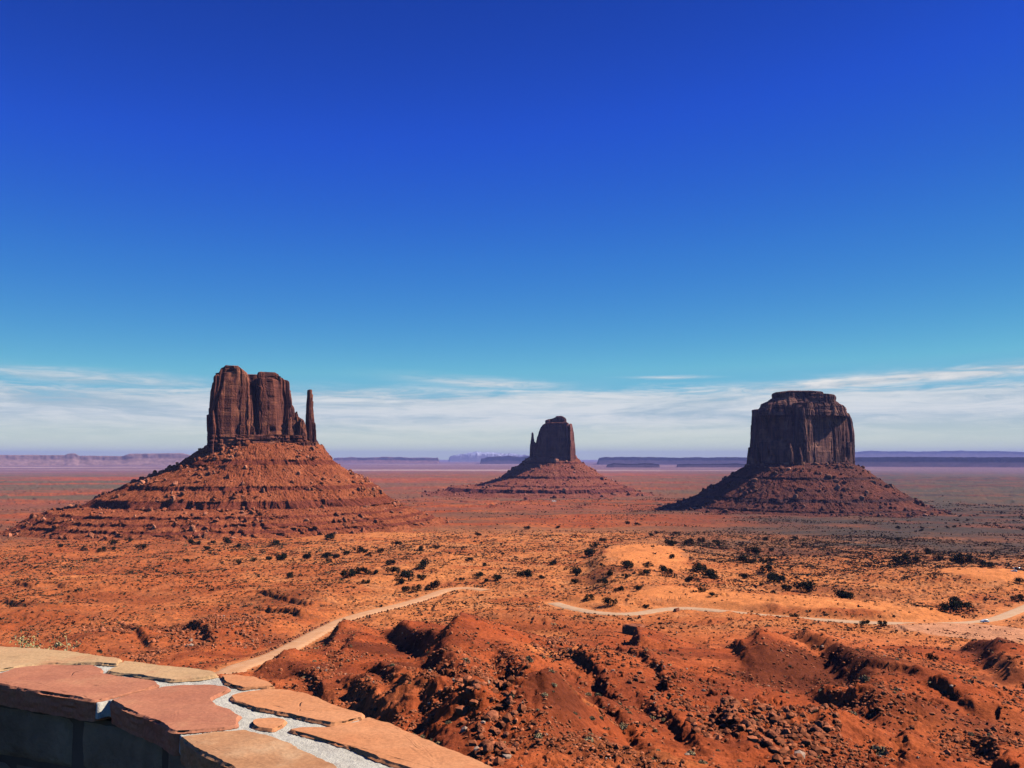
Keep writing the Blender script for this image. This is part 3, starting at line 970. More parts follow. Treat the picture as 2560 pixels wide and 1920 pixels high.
def west_butte():
    fr = Frame(647, 1450, 900 / 2212, 200, 880)
    root = fr.root('butte')
    tag(root, 'red sandstone butte with a broad block and a thin thumb spire at its right end', 'butte')
    lay = [(150, 172, 1.0), (283, 305, 0.9)]
    A = tower_part(fr, [(806, 600), (806, 440), (815, 330), (826, 240), (830, 165), (850, 118), (880, 103)], [(1062, 600), (1060, 440), (1052, 300), (1048, 200), (1030, 140), (985, 104)], -4, 30, 8, 0.24, seed=1, layered=lay, top_round=2)
    C = tower_part(fr, [(850, 600), (850, 300), (880, 160), (930, 128)], [(1290, 600), (1285, 300), (1270, 200), (1240, 165), (1200, 135)], 52, 26, 4, 0.10, seed=2, layered=lay, cell=20)
    B = tower_part(fr, [(1092, 600), (1088, 400), (1085, 250), (1078, 180), (1076, 150), (1085, 132)], [(1330, 600), (1312, 420), (1303, 340), (1292, 250), (1290, 185), (1270, 165), (1225, 148)], 4, 34, 8, 0.30, seed=3, layered=lay, cell=16)
    D_ = tower_part(fr, [(799, 600), (797, 450), (796, 340), (804, 250), (815, 208)], [(880, 600), (874, 420), (866, 300), (862, 230), (848, 205)], -14, 15, 2.6, 0.2, seed=4, top_round=4, cell=9)
    E = tower_part(fr, [(1025, 600), (1026, 520), (1030, 470), (1042, 450)], [(1082, 600), (1080, 520), (1078, 470), (1066, 450)], -26, 9, 2.3, 0.0, seed=5, top_round=4, cell=7, nth=160)
    G1 = tower_part(fr, [(1262, 610), (1262, 480), (1266, 420), (1285, 405)], [(1318, 610), (1314, 480), (1312, 425), (1304, 405)], -14, 11, 2.6, 0.2, seed=6, top_round=4, cell=7, nth=160)
    G2 = tower_part(fr, [(1300, 610), (1304, 470), (1310, 400), (1318, 372), (1325, 365)], [(1395, 610), (1392, 480), (1386, 430), (1372, 408), (1350, 395), (1342, 368)], 0, 17, 2.6, 0.25, seed=7, top_round=2, cell=9, nth=260)
    G3 = tower_part(fr, [(1330, 610), (1330, 500), (1338, 440), (1350, 415)], [(1392, 610), (1390, 500), (1384, 440), (1372, 415)], -13, 10, 2.4, 0.2, seed=8, top_round=5, cell=7, nth=160)
    H = tower_part(fr, [(1394, 625), (1390, 560), (1388, 440), (1389, 400), (1392, 330), (1398, 270), (1399, 240), (1401, 229)], [(1478, 625), (1472, 580), (1455, 540), (1451, 440), (1441, 425), (1433, 340), (1438, 260), (1432, 250), (1432, 229)], 8, 12, 3.0, 0.1, seed=9, amp=0.9, top_round=0.6, cell=7, nth=240)
    P = tower_part(fr, [(797, 585), (799, 545), (806, 520), (815, 512)], [(1478, 640), (1462, 560), (1410, 548), (1395, 540)], -3, 40, 6, 0.12, seed=10, amp=0.75, top_round=1, cell=10, layered=[(120, 190, 1.2)], nth=700, zlow=140)
    v, f = join([A, C, B, D_, E, G1, G2, G3, P])
    mesh_np('rock_tower', v, f, M_BUTTE, False, parent=root)
    v, f = H
    mesh_np('thumb_spire', v, f, M_BUTTE, False, parent=root)
    lv = [(162, 900, 1380, 20, 20, 0), (153, 792, 1482, 48, 48, 0), (128, 650, 1545, 84, 84, 1), (120, 640, 1552, 88, 88, 0), (87, 288, 1790, 145, 160, 1), (81, 275, 1800, 149, 165, 0),
          (66, 112, 1860, 174, 220, 1), (55, 96, 1870, 179, 225, 0), (48, -150, 1960, 236, 300, 1), (44.5, -162, 1970, 238, 305, 0), (39, -235, 2040, 253, 330, 1), (35.5, -241, 2046, 255, 332, 0),
          (31, -290, 2100, 270, 350, 1), (27.5, -296, 2106, 272, 352, 0), (15, -420, 2240, 305, 400, 0), (-12, -800, 2600, 420, 500, 0)]
    talus(fr, root, lv, 3, np.array([0.36, 0.095, 0.038]), np.array([0.24, 0.06, 0.03]), np.array([0.44, 0.125, 0.05]), nth=2000, rocks=6500, rock_size=(0.7, 4.8))


def east_butte():
    fr = Frame(1383, 3000, 600 / 2212, 1060, 1000)
    root = fr.root('butte')
    tag(root, 'smaller distant butte in shade with a thin spire at its left and sunlit right edge', 'butte')
    lay = [(330, 420, 1.0)]
    A = tower_part(fr, [(1000, 560), (1012, 470), (1030, 410), (1045, 330), (1060, 270), (1085, 232), (1118, 216)], [(1345, 560), (1342, 400), (1340, 225)], -10, 45, 7, -0.16, seed=11, dz=1.8, cell=20, amp=0.7, top_round=2)
    A2 = tower_part(fr, [(1180, 560), (1180, 230)], [(1397, 560), (1392, 450), (1385, 380), (1380, 300), (1368, 246), (1358, 226)], 30, 40, 8, -0.1, seed=12, dz=1.8, cell=18, amp=0.5)
    A3 = tower_part(fr, [(1342, 560), (1342, 400), (1338, 235)], [(1397, 560), (1392, 450), (1385, 380), (1380, 300), (1369, 246), (1362, 226)], -172, 12, 6, 1.9, seed=16, dz=1.8, cell=12, amp=0.6, nth=260)
    B = tower_part(fr, [(1122, 240), (1124, 190), (1140, 182), (1168, 172), (1205, 160)], [(1315, 240), (1312, 200), (1304, 162), (1285, 153)], 5, 32, 5, -0.1, seed=13, dz=1.5, zlow=250, layered=[(200, 420, 1.2)], cell=14, amp=0.8)
    S = tower_part(fr, [(974, 560), (978, 480), (980, 420), (990, 330), (992, 305), (998, 299)], [(1080, 560), (1050, 480), (1036, 402), (1018, 380), (1012, 340), (1012, 318), (1006, 300)], -10, 20, 3, 0, seed=14, dz=1.5, amp=0.8, cell=10, nth=240, top_round=1)
    v, f = join([A, A2, A3, B])
    mesh_np('rock_tower', v, f, M_BUTTE2, False, parent=root)
    mesh_np('thumb_spire', *S, M_BUTTE2, False, parent=root)
    lv = [(146, 1050, 1330, 20, 20, 0), (137, 970, 1400, 52, 60, 0), (118, 905, 1450, 82, 90, 1), (113, 900, 1455, 84, 92, 0), (68, 725, 1640, 170, 180, 1), (61, 715, 1648, 173, 184, 0),
          (38, 520, 1800, 260, 300, 1), (34, 510, 1810, 262, 302, 0), (28, 240, 1870, 330, 360, 1), (17, 225, 1885, 334, 366, 0), (7, 60, 2000, 390, 420, 0), (-12, -300, 2300, 560, 600, 0)]
    talus(fr, root, lv, 5, np.array([0.29, 0.085, 0.05]), np.array([0.19, 0.055, 0.04]), np.array([0.34, 0.11, 0.06]), nth=1300, rocks=1500, rock_size=(1.6, 8.0))


def right_butte():
    fr = Frame(2007, 2100, 680 / 2212, 1660, 940)
    root = fr.root('butte')
    tag(root, 'massive dark butte with fluted cliffs and a flat cap rock on the right', 'butte')
    L = [(664, 780), (668, 700), (680, 600), (686, 480), (694, 300)]
    R = [(1580, 780), (1578, 700), (1580, 600), (1576, 470), (1548, 335), (1530, 295), (1495, 272)]
    # left and right buttress stand at an angle to each other
    A = tower_part(fr, [(664, 780), (670, 700), (680, 600), (688, 480), (693, 380), (700, 300)], [(1190, 780), (1180, 500), (1160, 265)], 20, 95, 6, -0.55, seed=21, cell=20, dz=1.3, nth=600)
    A1 = tower_part(fr, [(780, 300), (786, 262), (800, 235)], [(1200, 300), (1200, 235)], 30, 85, 5, -0.4, seed=26, cell=18, dz=1.3, nth=300, zlow=236, amp=0.5, layered=[(200, 400, 0.6)])
    B = tower_part(fr, [(1020, 780), (1030, 500), (1042, 250)], [(1580, 780), (1578, 700), (1580, 600), (1574, 470), (1548, 335), (1528, 295), (1490, 262)], 8, 70, 5, 1.30, seed=22, cell=15, dz=1.3, nth=700)
    C = tower_part(fr, [(900, 780), (900, 240)], [(1500, 780), (1480, 255)], 140, 90, 4, 0, seed=23, cell=24, dz=2, nth=400)
    # stepped slope to the cap
    S = tower_part(fr, [(770, 300), (790, 262), (800, 235), (850, 210), (885, 188), (900, 170)], [(1510, 300), (1492, 268), (1488, 235), (1440, 205), (1400, 186), (1380, 172)], 30, 72, 3.2, 0.55, seed=24, cell=16, dz=1.0, amp=0.7, zlow=236, layered=[(200, 400, 0.8)], nth=600, yprof=[(0, 1.0), (0.5, 0.95), (1, 0.72)])
    T = tower_part(fr, [(890, 192), (878, 180), (876, 152), (900, 140), (960, 133)], [(1402, 190), (1409, 175), (1408, 158), (1390, 141), (1300, 136)], 30, 54, 4.0, 0.45, seed=25, cell=13, dz=0.8, amp=0.55, zlow=262, layered=[(200, 400, 1.0)], nth=500, top_round=3)
    E1 = tower_part(fr, [(1090, 780), (1092, 640), (1100, 590)], [(1135, 780), (1130, 660), (1110, 590)], -100, 14, 2.4, 0, seed=27, cell=8, nth=160, top_round=4)
    E2 = tower_part(fr, [(1005, 780), (1008, 620), (1020, 560)], [(1062, 780), (1056, 620), (1040, 560)], -88, 14, 2.4, 0, seed=28, cell=8, nth=160, top_round=4)
    v, f = join([A, B, C, S, E1, E2, A1])
    mesh_np('rock_tower', v, f, M_BUTTE3, False, parent=root)
    mesh_np('cap_rock', *T, M_BUTTE3, False, parent=root)
    lv = [(120, 780, 1480, 90, 150, 0), (110, 655, 1590, 138, 235, 0), (88, 535, 1705, 182, 262, 1), (83, 528, 1710, 184, 264, 0), (43, 290, 1960, 256, 310, 1), (37, 280, 1968, 259, 312, 0),
          (20, 130, 2110, 290, 340, 1), (17, 124, 2114, 291, 341, 0), (9, 0, 2240, 350, 360, 0), (-12, -250, 2500, 480, 480, 0)]
    talus(fr, root, lv, 8, np.array([0.15, 0.055, 0.038]), np.array([0.09, 0.04, 0.034]), np.array([0.21, 0.068, 0.042]), nth=1600, rocks=3400, rock_size=(0.9, 6.5))


west_butte(); east_butte(); right_butte()


# ------------------------------------------------------------------ distant mesas and mountains
def mesa(name, D, top, base_py, depth, color, cliff=0.5, jag=0.0, seed=0, slope=3.0, snow=None):
    xs = np.array([t[0] for t in top], float); ys = np.array([t[1] for t in top], float)
    n = 420
    px = np.linspace(xs[0], xs[-1], n); py = np.interp(px, xs, ys)
    py = py + jag * fbm2(px / 26 + seed, px * 0 + seed, 4, seed)
    az = np.arctan2(ray(px, py)[0], ray(px, py)[1])
    dz = D * np.cos(az)                                # distance ahead
    ztop = EYE + dz * tan_el(py); zb = -5.0
    ht = np.maximum(ztop - zb, 1)
    end = sm(0, 0.02, np.linspace(0, 1, n)) * (1 - sm(0.98, 1, np.linspace(0, 1, n)))
    hn = ht * end
    can = np.abs(fbm2(px / 30 + seed, px * 0 + 3.3, 4, seed + 3)) * 0.25       # canyons cut the front
    fr_r = [D - hn * slope * (1 - cliff) * 1.4 - can * depth * 0.01, D - hn * slope * (1 - cliff) * 0.7 - can * depth * 0.0,
            D + can * depth * 0.02, D + can * depth * 0.02 + hn * 0.15, D + depth * 0.5 + hn, D + depth + hn * 2]
    zz = [np.full(n, zb), zb + hn * 0.22, zb + hn * (1 - cliff), zb + hn * 1.0, zb + hn * 1.0, np.full(n, zb)]
    rows = []
    for a in range(len(fr_r) - 1):
        for t in np.linspace(0, 1, 5)[:-1]:
            rr = fr_r[a] * (1 - t) + fr_r[a + 1] * t; z = zz[a] * (1 - t) + zz[a + 1] * t
            j = ht * 0.05 * fbm2(px / 24 + seed, np.full(n, a + t + seed), 3, seed + 7)
            rows.append(np.stack([(rr + j * 2) * np.sin(az), (rr + j * 2) * np.cos(az), z + (j * 0.5 if 0 < a < 3 else 0)], 1))
    rows.append(np.stack([fr_r[-1] * np.sin(az), fr_r[-1] * np.cos(az), zz[-1]], 1))
    V = np.stack(rows)
    nr = len(V)
    zc = V[..., 2].ravel()
    C = np.repeat(np.array(color)[None], nr * n, 0) * (1 + 0.5 * fbm2(np.tile(px / 8, nr), zc / ht.mean() * 6, 4, seed + 9)[:, None])
    if snow is not None:
        w = sm(0.55, 0.8, zc / ht.max() + 0.5 * fbm2(np.tile(px / 5, nr), zc / ht.mean() * 5, 3, seed))
        C = C + (np.array([0.85, 0.85, 0.88]) - C) * w[:, None]
    o = mesh_np(name, V.reshape(-1, 3), grid_faces(nr, n)[:, ::-1], M_TALUS_FAR, True, np.clip(C, 0.01, 0.95))
    tag(o, kind='structure')
    return o


M_TALUS_FAR = attr_mat('far_rock', 1.0, 0.25, 0.004)
mesa('mesa', 19000, [(-120, 1139), (0, 1137), (162, 1138), (171, 1134), (188, 1133), (197, 1139), (307, 1140), (324, 1134), (457, 1133), (474, 1137), (700, 1139), (820, 1142)], 1160, 6000, (0.30, 0.17, 0.14), 0.45, 1.0, 1)
mesa('mesa', 26000, [(830, 1145), (870, 1143), (940, 1144), (955, 1141), (1010, 1143), (1100, 1144)], 1150, 3000, (0.25, 0.12, 0.10), 0.5, 2.0, 2)
mesa('mesa', 23000, [(1200, 1146), (1225, 1142), (1262, 1140), (1290, 1141), (1330, 1141), (1350, 1144)], 1150, 3000, (0.06, 0.035, 0.05), 0.6, 5.0, 3)
mesa('mesa', 20000, [(1490, 1146), (1520, 1142), (1560, 1143), (1610, 1142), (1700, 1144), (1800, 1143), (1900, 1144)], 1156, 3500, (0.06, 0.035, 0.05), 0.4, 2.5, 4)
mesa('mesa', 13000, [(1515, 1163), (1535, 1158), (1580, 1160), (1625, 1158), (1650, 1162)], 1168, 900, (0.06, 0.035, 0.05), 0.3, 2.0, 5)
mesa('mesa', 13500, [(1690, 1162), (1720, 1159), (1770, 1160), (1830, 1158), (1900, 1161)], 1168, 900, (0.06, 0.035, 0.05), 0.3, 2.0, 6)
mesa('mesa', 15500, [(2050, 1144), (2150, 1143), (2250, 1142), (2400, 1143), (2560, 1143), (2700, 1144)], 1168, 4500, (0.06, 0.035, 0.05), 0.45, 1.6, 7)
mesa('mountain', 40000, [(2020, 1140), (2100, 1131), (2180, 1127), (2300, 1129), (2400, 1127), (2530, 1129), (2700, 1134)], 1146, 5000, (0.14, 0.10, 0.09), 0.2, 2.0, 8)
mesa('mountain', 46000, [(1120, 1142), (1150, 1135), (1180, 1131), (1192, 1128), (1215, 1131), (1250, 1132), (1290, 1134), (1330, 1141)], 1146, 5000, (0.16, 0.13, 0.12), 0.1, 3.0, 9, snow=True)


# ------------------------------------------------------------------ plants
def leaf_cloud(rng, n, pts_fn, size, cols, shape=(1.0, 0.35)):
    vs, fs, cs = [], [], []
    for k in range(n):
        p = pts_fn()
        a = rng.randn(3); a /= np.linalg.norm(a)
        b = np.cross(a, rng.randn(3)); b /= np.linalg.norm(b)
        s = size * (0.6 + 0.8 * rng.rand())
        q = np.array([p - a * s * shape[0], p - b * s * shape[1], p + a * s * shape[0], p + b * s * shape[1]])
        vs.append(q); fs.append(np.arange(4) + 4 * k)
        c = np.array(cols[rng.randint(len(cols))]) * (0.75 + 0.5 * rng.rand())
        cs.append(np.repeat(c[None], 4, 0))
    return np.concatenate(vs), np.array(fs), np.concatenate(cs)


def hemi(rng, rx, rz, shell=0.5):
    def f():
        v = rng.randn(3); v /= np.linalg.norm(v); v[2] = abs(v[2])
        r = shell + (1 - shell) * rng.rand()
        return np.array([v[0] * rx * r, v[1] * rx * r, v[2] * rz * r])
    return f


SAGE = [(0.27, 0.22, 0.11), (0.34, 0.28, 0.15), (0.18, 0.14, 0.07)]
GRASS = [(0.55, 0.40, 0.18), (0.45, 0.32, 0.14), (0.62, 0.47, 0.24)]
JUNI = [(0.030, 0.032, 0.014), (0.045, 0.042, 0.018), (0.022, 0.024, 0.012)]
_pr = np.random.RandomState(5)
sage_meshes = []
for k in range(8):
    cl = SAGE if k < 5 else GRASS
    v, f, c = leaf_cloud(_pr, 330, hemi(_pr, 0.55, 0.5, 0.35), 0.11, cl, (1.0, 0.35))
    sage_meshes.append(mesh_np('shrub', v, f, M_PLANT, False, c, obj=False))
M_BARK = simple_mat('juniper_bark', (0.10, 0.065, 0.045), 0.95, 0.1, var=0.3)


def juniper_proto(rng, leafy=True):
    lob = [(rng.randn(3) * np.array([0.45, 0.45, 0.22]) + np.array([0, 0, 0.72]), 0.38 + 0.2 * rng.rand()) for _ in range(7)]
    def f():
        c, r = lob[rng.randint(len(lob))]
        v = rng.randn(3); v /= np.linalg.norm(v)
        p = c + v * r * (0.5 + 0.5 * rng.rand()); p[2] = max(p[2], 0.12)
        return p
    crown = leaf_cloud(rng, 950 if leafy else 60, f, 0.10, JUNI, (1.0, 0.55))
    crown = mesh_np('crown', crown[0], crown[1], M_PLANT, False, crown[2], obj=False)
    bm = bmesh.new()
    def limb(p, q, r0, r1):
        d = (Vector(q) - Vector(p)); m = Matrix.Translation((Vector(p) + Vector(q)) / 2) @ d.to_track_quat('Z', 'Y').to_matrix().to_4x4()
        bmesh.ops.create_cone(bm, cap_ends=True, segments=7, radius1=r0, radius2=r1, depth=d.length, matrix=m)
    limb((0, 0, -0.1), (0.03, 0, 0.35), 0.075, 0.055)
    for c, r in lob[:6]:
        limb((0.03, 0, 0.3), tuple(c), 0.045, 0.015)
        if not leafy:
            for _ in range(4):
                e = c + rng.randn(3) * 0.28; e[2] = abs(e[2]); limb(tuple(c), tuple(e), 0.016, 0.005)
    me = bpy.data.meshes.new('trunk'); bm.to_mesh(me); bm.free(); me.materials.append(M_BARK)
    return crown, me


juni = [juniper_proto(_pr) for _ in range(5)]
bare = juniper_proto(_pr, False)


def place(me_name, me, x, y, s, rz, name, label, cat, group, sink=0.05, sz=None, tilt=None):
    o = bpy.data.objects.new(name, me)
    z = float(height(np.array([x]), np.array([y]))[0])
    o.location = (x, y, z - sink * s)
    o.scale = (s, s, sz or s)
    o.rotation_euler = (tilt[0], tilt[1], rz) if tilt else (0, 0, rz)
    tag(o, label, cat, group)
    col.objects.link(o)
    return o


def juniper(px, py, wpx, label, protos=None, group='dark junipers scattered over the orange flats'):
    x, y = gp(px, py); d = math.hypot(x, y)
    s = max(0.8, wpx / 2 / F * d) / 0.70
    r = empty('juniper_tree', (x, y, float(height(np.array([x]), np.array([y]))[0])), _pr.rand() * 6.28)
    r.scale = (s, s, s * (0.8 + 0.3 * _pr.rand()))
    tag(r, label, 'tree', group)
    cm, tm = protos or juni[_pr.randint(len(juni))]
    for nm, me in (('crown', cm), ('trunk', tm)):
        o = bpy.data.objects.new(nm, me); o.parent = r; col.objects.link(o)
    return r


def from_crop(pts, sc, ox, oy):
    return [(ox + x * sc, oy + y * sc, w * sc) for x, y, w in pts]


JA = from_crop([(90, 548, 30), (185, 548, 50), (347, 545, 42), (487, 535, 42), (549, 535, 32), (630, 515, 38), (716, 492, 38), (755, 505, 34), (776, 527, 30), (515, 402, 46), (143, 447, 42), (970, 450, 38), (1142, 503, 38), (1243, 480, 32),
                (930, 595, 46), (1160, 618, 66), (824, 635, 38), (766, 712, 42), (1000, 712, 50), (1052, 680, 80), (1136, 685, 42), (1036, 758, 42), (1112, 762, 46), (1226, 750, 60), (1486, 562, 36), (1574, 598, 32), (1549, 685, 50), (1589, 718, 32),
                (1675, 708, 50), (1410, 700, 34), (1868, 668, 58), (2052, 585, 40), (1532, 382, 30), (1880, 338, 26), (2200, 640, 34), (2200, 712, 34), (945, 640, 52), (650, 665, 70), (700, 632, 46), (755, 632, 44), (498, 580, 28), (240, 665, 44), (860, 510, 34), (1970, 690, 30)], 800 / 2212, 640, 1200)
JB = from_crop([(708, 195, 56), (60, 488, 66), (283, 385, 52), (500, 475, 88), (590, 335, 96), (470, 545, 46), (700, 465, 42), (645, 265, 56), (1300, 245, 86), (1465, 225, 62), (1685, 215, 56), (1578, 205, 60), (1127, 150, 44), (932, 492, 76), (1105, 480, 70), (1102, 555, 80), (1235, 520, 88),
                (1295, 535, 56), (1310, 398, 52), (1555, 470, 88), (1465, 592, 56), (1655, 545, 90), (1920, 392, 88), (2012, 392, 50), (2030, 300, 90), (2095, 370, 50), (2165, 365, 56), (2130, 450, 90), (2190, 540, 80), (1940, 500, 56), (770, 575, 80), (735, 615, 90), (860, 680, 70), (760, 780, 90), (600, 740, 70), (920, 590, 60),
                (1025, 700, 60), (1095, 780, 50), (1570, 695, 60), (1655, 735, 60), (2080, 560, 40), (2165, 265, 40), (1340, 135, 46), (1178, 115, 34), (1005, 55, 40), (935, 45, 40), (633, 80, 26), (330, 80, 34), (70, 75, 30)], 640 / 2212, 1300, 1300)
JC = from_crop([(735, 212, 36), (833, 190, 30), (538, 252, 26), (655, 258, 34), (727, 245, 28), (1235, 218, 38), (1283, 215, 30), (1373, 208, 32), (1333, 252, 36), (1530, 228, 36), (1780, 212, 36), (920, 238, 44), (1457, 200, 44), (2122, 168, 38), (1970, 300, 38), (1728, 304, 28), (1820, 302, 46), (1637, 322, 26), (2095, 295, 36), (2155, 292, 28), (2110, 330, 24), (1540, 348, 30),
                (1205, 332, 30), (393, 240, 24), (1215, 145, 40)], 860 / 2212, 0, 1280)
JD = from_crop([(1655, 130, 24), (1785, 190, 36), (1840, 215, 30), (1680, 240, 60), (1745, 225, 40), (1915, 225, 40), (1965, 228, 60), (2040, 245, 46), (2195, 345, 34), (2190, 390, 40), (1115, 305, 60), (845, 305, 60), (1165, 355, 40), (1265, 358, 70), (1415, 395, 60), (1450, 400, 50), (1900, 420, 60), (1940, 440, 60), (1890, 460, 60), (1210, 490, 36), (1520, 512, 36), (1585, 515, 34),
                (1805, 735, 36), (745, 330, 30), (475, 280, 40), (790, 270, 46), (985, 288, 34), (1030, 180, 36), (1205, 125, 26), (1080, 130, 24)], 1260 / 2212, 1300, 1280)
for x, y, w in JA: juniper(x, y + 2, w, 'dark round juniper on the orange sand flats between the two mitten-shaped buttes')
for x, y, w in JB: juniper(x, y, w * 0.78, 'dark juniper around the bare orange dune above the right road', group='junipers around the bare dune')
for x, y, w in JC: juniper(x, y, w * 0.9, 'small dark juniper on the flats at the foot of the thumbed butte', group='junipers below the thumbed butte')
for x, y, w in JD: juniper(x, y, w * 0.72, 'dark juniper near the right-hand road and dunes', group='junipers beside the right-hand road')
juniper(2494, 1487, 17, 'bare leafless tree on the slope above the white car', bare, group='bare trees by the road')


# scatter: far junipers on the dark plain, as single meshes
rng = np.random.RandomState(12)
n = 0
while n < 110:
    px = rng.uniform(0, 2560); py = rng.uniform(1240, 1330)
    dens = 0.9 if px > 2150 else (0.8 if (1280 < px < 1500 and py < 1275) else 0.12)
    if rng.rand() > dens: continue
    q = gp(px, py)
    s = rng.uniform(1.3, 2.6)
    juniper(px, py, s * 1.7 * F / np.hypot(*q), 'tiny dark juniper far out on the plain near the butte feet', group='tiny junipers far out on the plain')
    n += 1


def scatter_shrubs():
    rng = np.random.RandomState(21)
    # nearest shrubs: one object each
    marks = [(2197, 1906, 40, 0), (1590, 1842, 30, 0), (1517, 1866, 28, 0), (1515, 1764, 18, 6), (1471, 1782, 16, 6), (1495, 1790, 16, 1), (1576, 1772, 14, 6), (1630, 1812, 22, 6), (1560, 1855, 24, 6), (1727, 1895, 22, 6),
             (1755, 1910, 20, 7), (1660, 1826, 20, 6), (1380, 1848, 16, 6), (1385, 1862, 16, 7), (1362, 1872, 18, 6), (1346, 1895, 24, 6), (1472, 1896, 24, 6), (1320, 1722, 16, 1), (2182, 1856, 16, 6), (2136, 1870, 18, 6), (2230, 1852, 14, 6),
             (2055, 1750, 14, 6), (2165, 1755, 26, 1), (1965, 1735, 16, 6), (1825, 1800, 22, 1), (1340, 1755, 12, 7), (1107, 1745, 10, 6), (1162, 1748, 24, 1), (920, 1760, 11, 6), (1075, 1779, 14, 6), (980, 1742, 14, 1), (1045, 1825, 18, 1),
             (1322, 1725, 20, 0), (1280, 1870, 26, 1), (1258, 1892, 14, 6), (1375, 1822, 13, 1), (1340, 1840, 13, 1), (1550, 1770, 14, 1), (145, 1624, 16, 1), (195, 1625, 14, 0)]
    for px, py, w, k in marks:
        q = gp(px, py); d = np.hypot(*q)
        place('', sage_meshes[k], q[0], q[1], w / F * d / 1.0, rng.rand() * 6, 'desert_shrub', 'grey-green sage clump on the red slope below the wall' if k < 5 else 'pale dry grass clump on the red slope below the wall', 'shrub', 'sage clumps on the near slope' if k < 5 else 'dry grass clumps on the near slope')
    n = 0
    while n < 250:
        px = rng.uniform(700, 2560); py = rng.uniform(1600, 1915)
        q = gp(px, py); d = np.hypot(*q)
        if rng.rand() > sm(-0.2, 0.3, fbm2(q[:1] / 20, q[1:] / 20, 2, 33))[0] + 0.1: continue
        k = rng.randint(8)
        place('', sage_meshes[k], q[0], q[1], rng.uniform(0.35, 0.95) * (0.7 + d / 400), rng.rand() * 6, 'desert_shrub', 'grey-green sage clump on the red slope below the wall' if k < 5 else 'pale dry grass clump on the red slope below the wall', 'shrub', 'sage clumps on the near slope' if k < 5 else 'dry grass clumps on the near slope')
        n += 1
    # everything beyond: too many to count
    N = 115000
    az = np.radians(rng.uniform(-37, 37, N * 3)); r = np.sqrt(rng.uniform(170 ** 2, 1250 ** 2, N * 3))
    X = r * np.sin(az); Y = r * np.cos(az)
    dens = 0.25 + 0.75 * sm(-0.15, 0.25, fbm2(X / 70, Y / 70, 3, 201)) 
    dens *= 0.35 + 0.65 * sm(0.0, 0.2, fbm2(X / 14, Y / 14, 2, 203) + 0.08)
    dens *= 0.55 + 0.9 * sm(3, 20, np.degrees(az)[:len(r)]) * sm(600, 900, r)
    dens *= np.where(r < 420, 0.5, 1.0) * (1 - 0.75 * sm(900, 1240, r))
    for (px, py, up, ax, al, w) in DUNES[:9]:
        q = gp(px, py, up); u = q / np.hypot(*q)
        dx = X - q[0]; dy = Y - q[1]; along = dx * u[0] + dy * u[1]; across = dx * u[1] - dy * u[0]
        dens *= 1 - 0.95 * w * (np.hypot(across / ax, along / al) < 0.95)
    for P in (ROAD_A, ROAD_B):
        dist, _, _ = seg_dist(X, Y, P); dens *= dist > ROAD_HW + 1.5
    dens *= np.hypot((X - JUNC[0]) / 46, (Y - JUNC[1]) / 26) > 1.0
    keep = np.nonzero(rng.rand(len(X)) < dens)[0][:N]
    X, Y, r = X[keep], Y[keep], r[keep]
    n = len(X)
    Z = height(X, Y)
    s = (0.42 + 1.0 * rng.rand(n) ** 2.2) * np.where(rng.rand(n) < 0.03, 2.0, 1.0) * np.interp(r, [170, 400, 900], [0.6, 0.95, 1.5])
    K = 7
    P = rng.randn(n, K, 3); P /= np.linalg.norm(P, axis=2)[..., None]; P[..., 2] = np.abs(P[..., 2])
    c0 = P * (0.45 * s)[:, None, None] * np.array([1.15, 1.15, 0.75])
    a = rng.randn(n, K, 3); a /= np.linalg.norm(a, axis=2)[..., None]
    b = np.cross(a, rng.randn(n, K, 3)); b /= np.linalg.norm(b, axis=2)[..., None]
    a *= (0.42 * s)[:, None, None]; b *= (0.25 * s)[:, None, None]
    Q = np.stack([c0 - a, c0 - b, c0 + a, c0 + b], 2) + np.stack([X, Y, Z], 1)[:, None, None, :]
    pal = np.array([(0.085, 0.05, 0.026), (0.11, 0.065, 0.035), (0.14, 0.085, 0.045), (0.05, 0.032, 0.02), (0.33, 0.20, 0.09)])
    w = rng.choice(5, n, p=[0.34, 0.28, 0.16, 0.13, 0.09])
    C = pal[w] * (0.7 + 0.6 * rng.rand(n, 1))
    C = np.repeat(C, K * 4, 0)
    # sparser, larger brush further out on the plain
    M = 26000
    az2 = np.radians(rng.uniform(-37, 37, M * 4)); r2 = np.sqrt(rng.uniform(1050 ** 2, 2700 ** 2, M * 4))
    X2 = r2 * np.sin(az2); Y2 = r2 * np.cos(az2)
    de = sm(-0.05, 0.3, fbm2(X2 / 160, Y2 / 90, 4, 211)) * (0.25 + 0.75 * sm(0, 16, np.degrees(az2))) * sm(1000, 1150, r2)
    k2 = np.nonzero(rng.rand(len(X2)) < de)[0][:M]
    X2, Y2, r2 = X2[k2], Y2[k2], r2[k2]; n2 = len(X2); Z2 = height(X2, Y2)
    s2 = (0.8 + 1.1 * rng.rand(n2) ** 2) * np.interp(r2, [1050, 2700], [1.1, 1.9])
    c2 = rng.randn(n2, 4, 3); c2[..., 2] = np.abs(c2[..., 2]); c2 *= (0.28 * s2)[:, None, None]
    a2 = rng.randn(n2, 4, 3) * (0.36 * s2)[:, None, None]; b2 = rng.randn(n2, 4, 3) * (0.28 * s2)[:, None, None]
    Q2 = np.stack([c2 - a2, c2 - b2, c2 + a2, c2 + b2], 2) + np.stack([X2, Y2, Z2], 1)[:, None, None, :]
    C2 = np.repeat(pal[rng.randint(0, 4, n2)], 16, 0)
    o2 = mesh_np('far_scrub', Q2.reshape(-1, 3), np.arange(n2 * 16).reshape(-1, 4), M_PLANT, False, C2)
    tag(o2, 'dark brush dotted over the far red plain between the buttes', 'scrub', kind='stuff')
    o = mesh_np('desert_scrub', Q.reshape(-1, 3), np.arange(n * K * 4).reshape(-1, 4), M_PLANT, False, C)
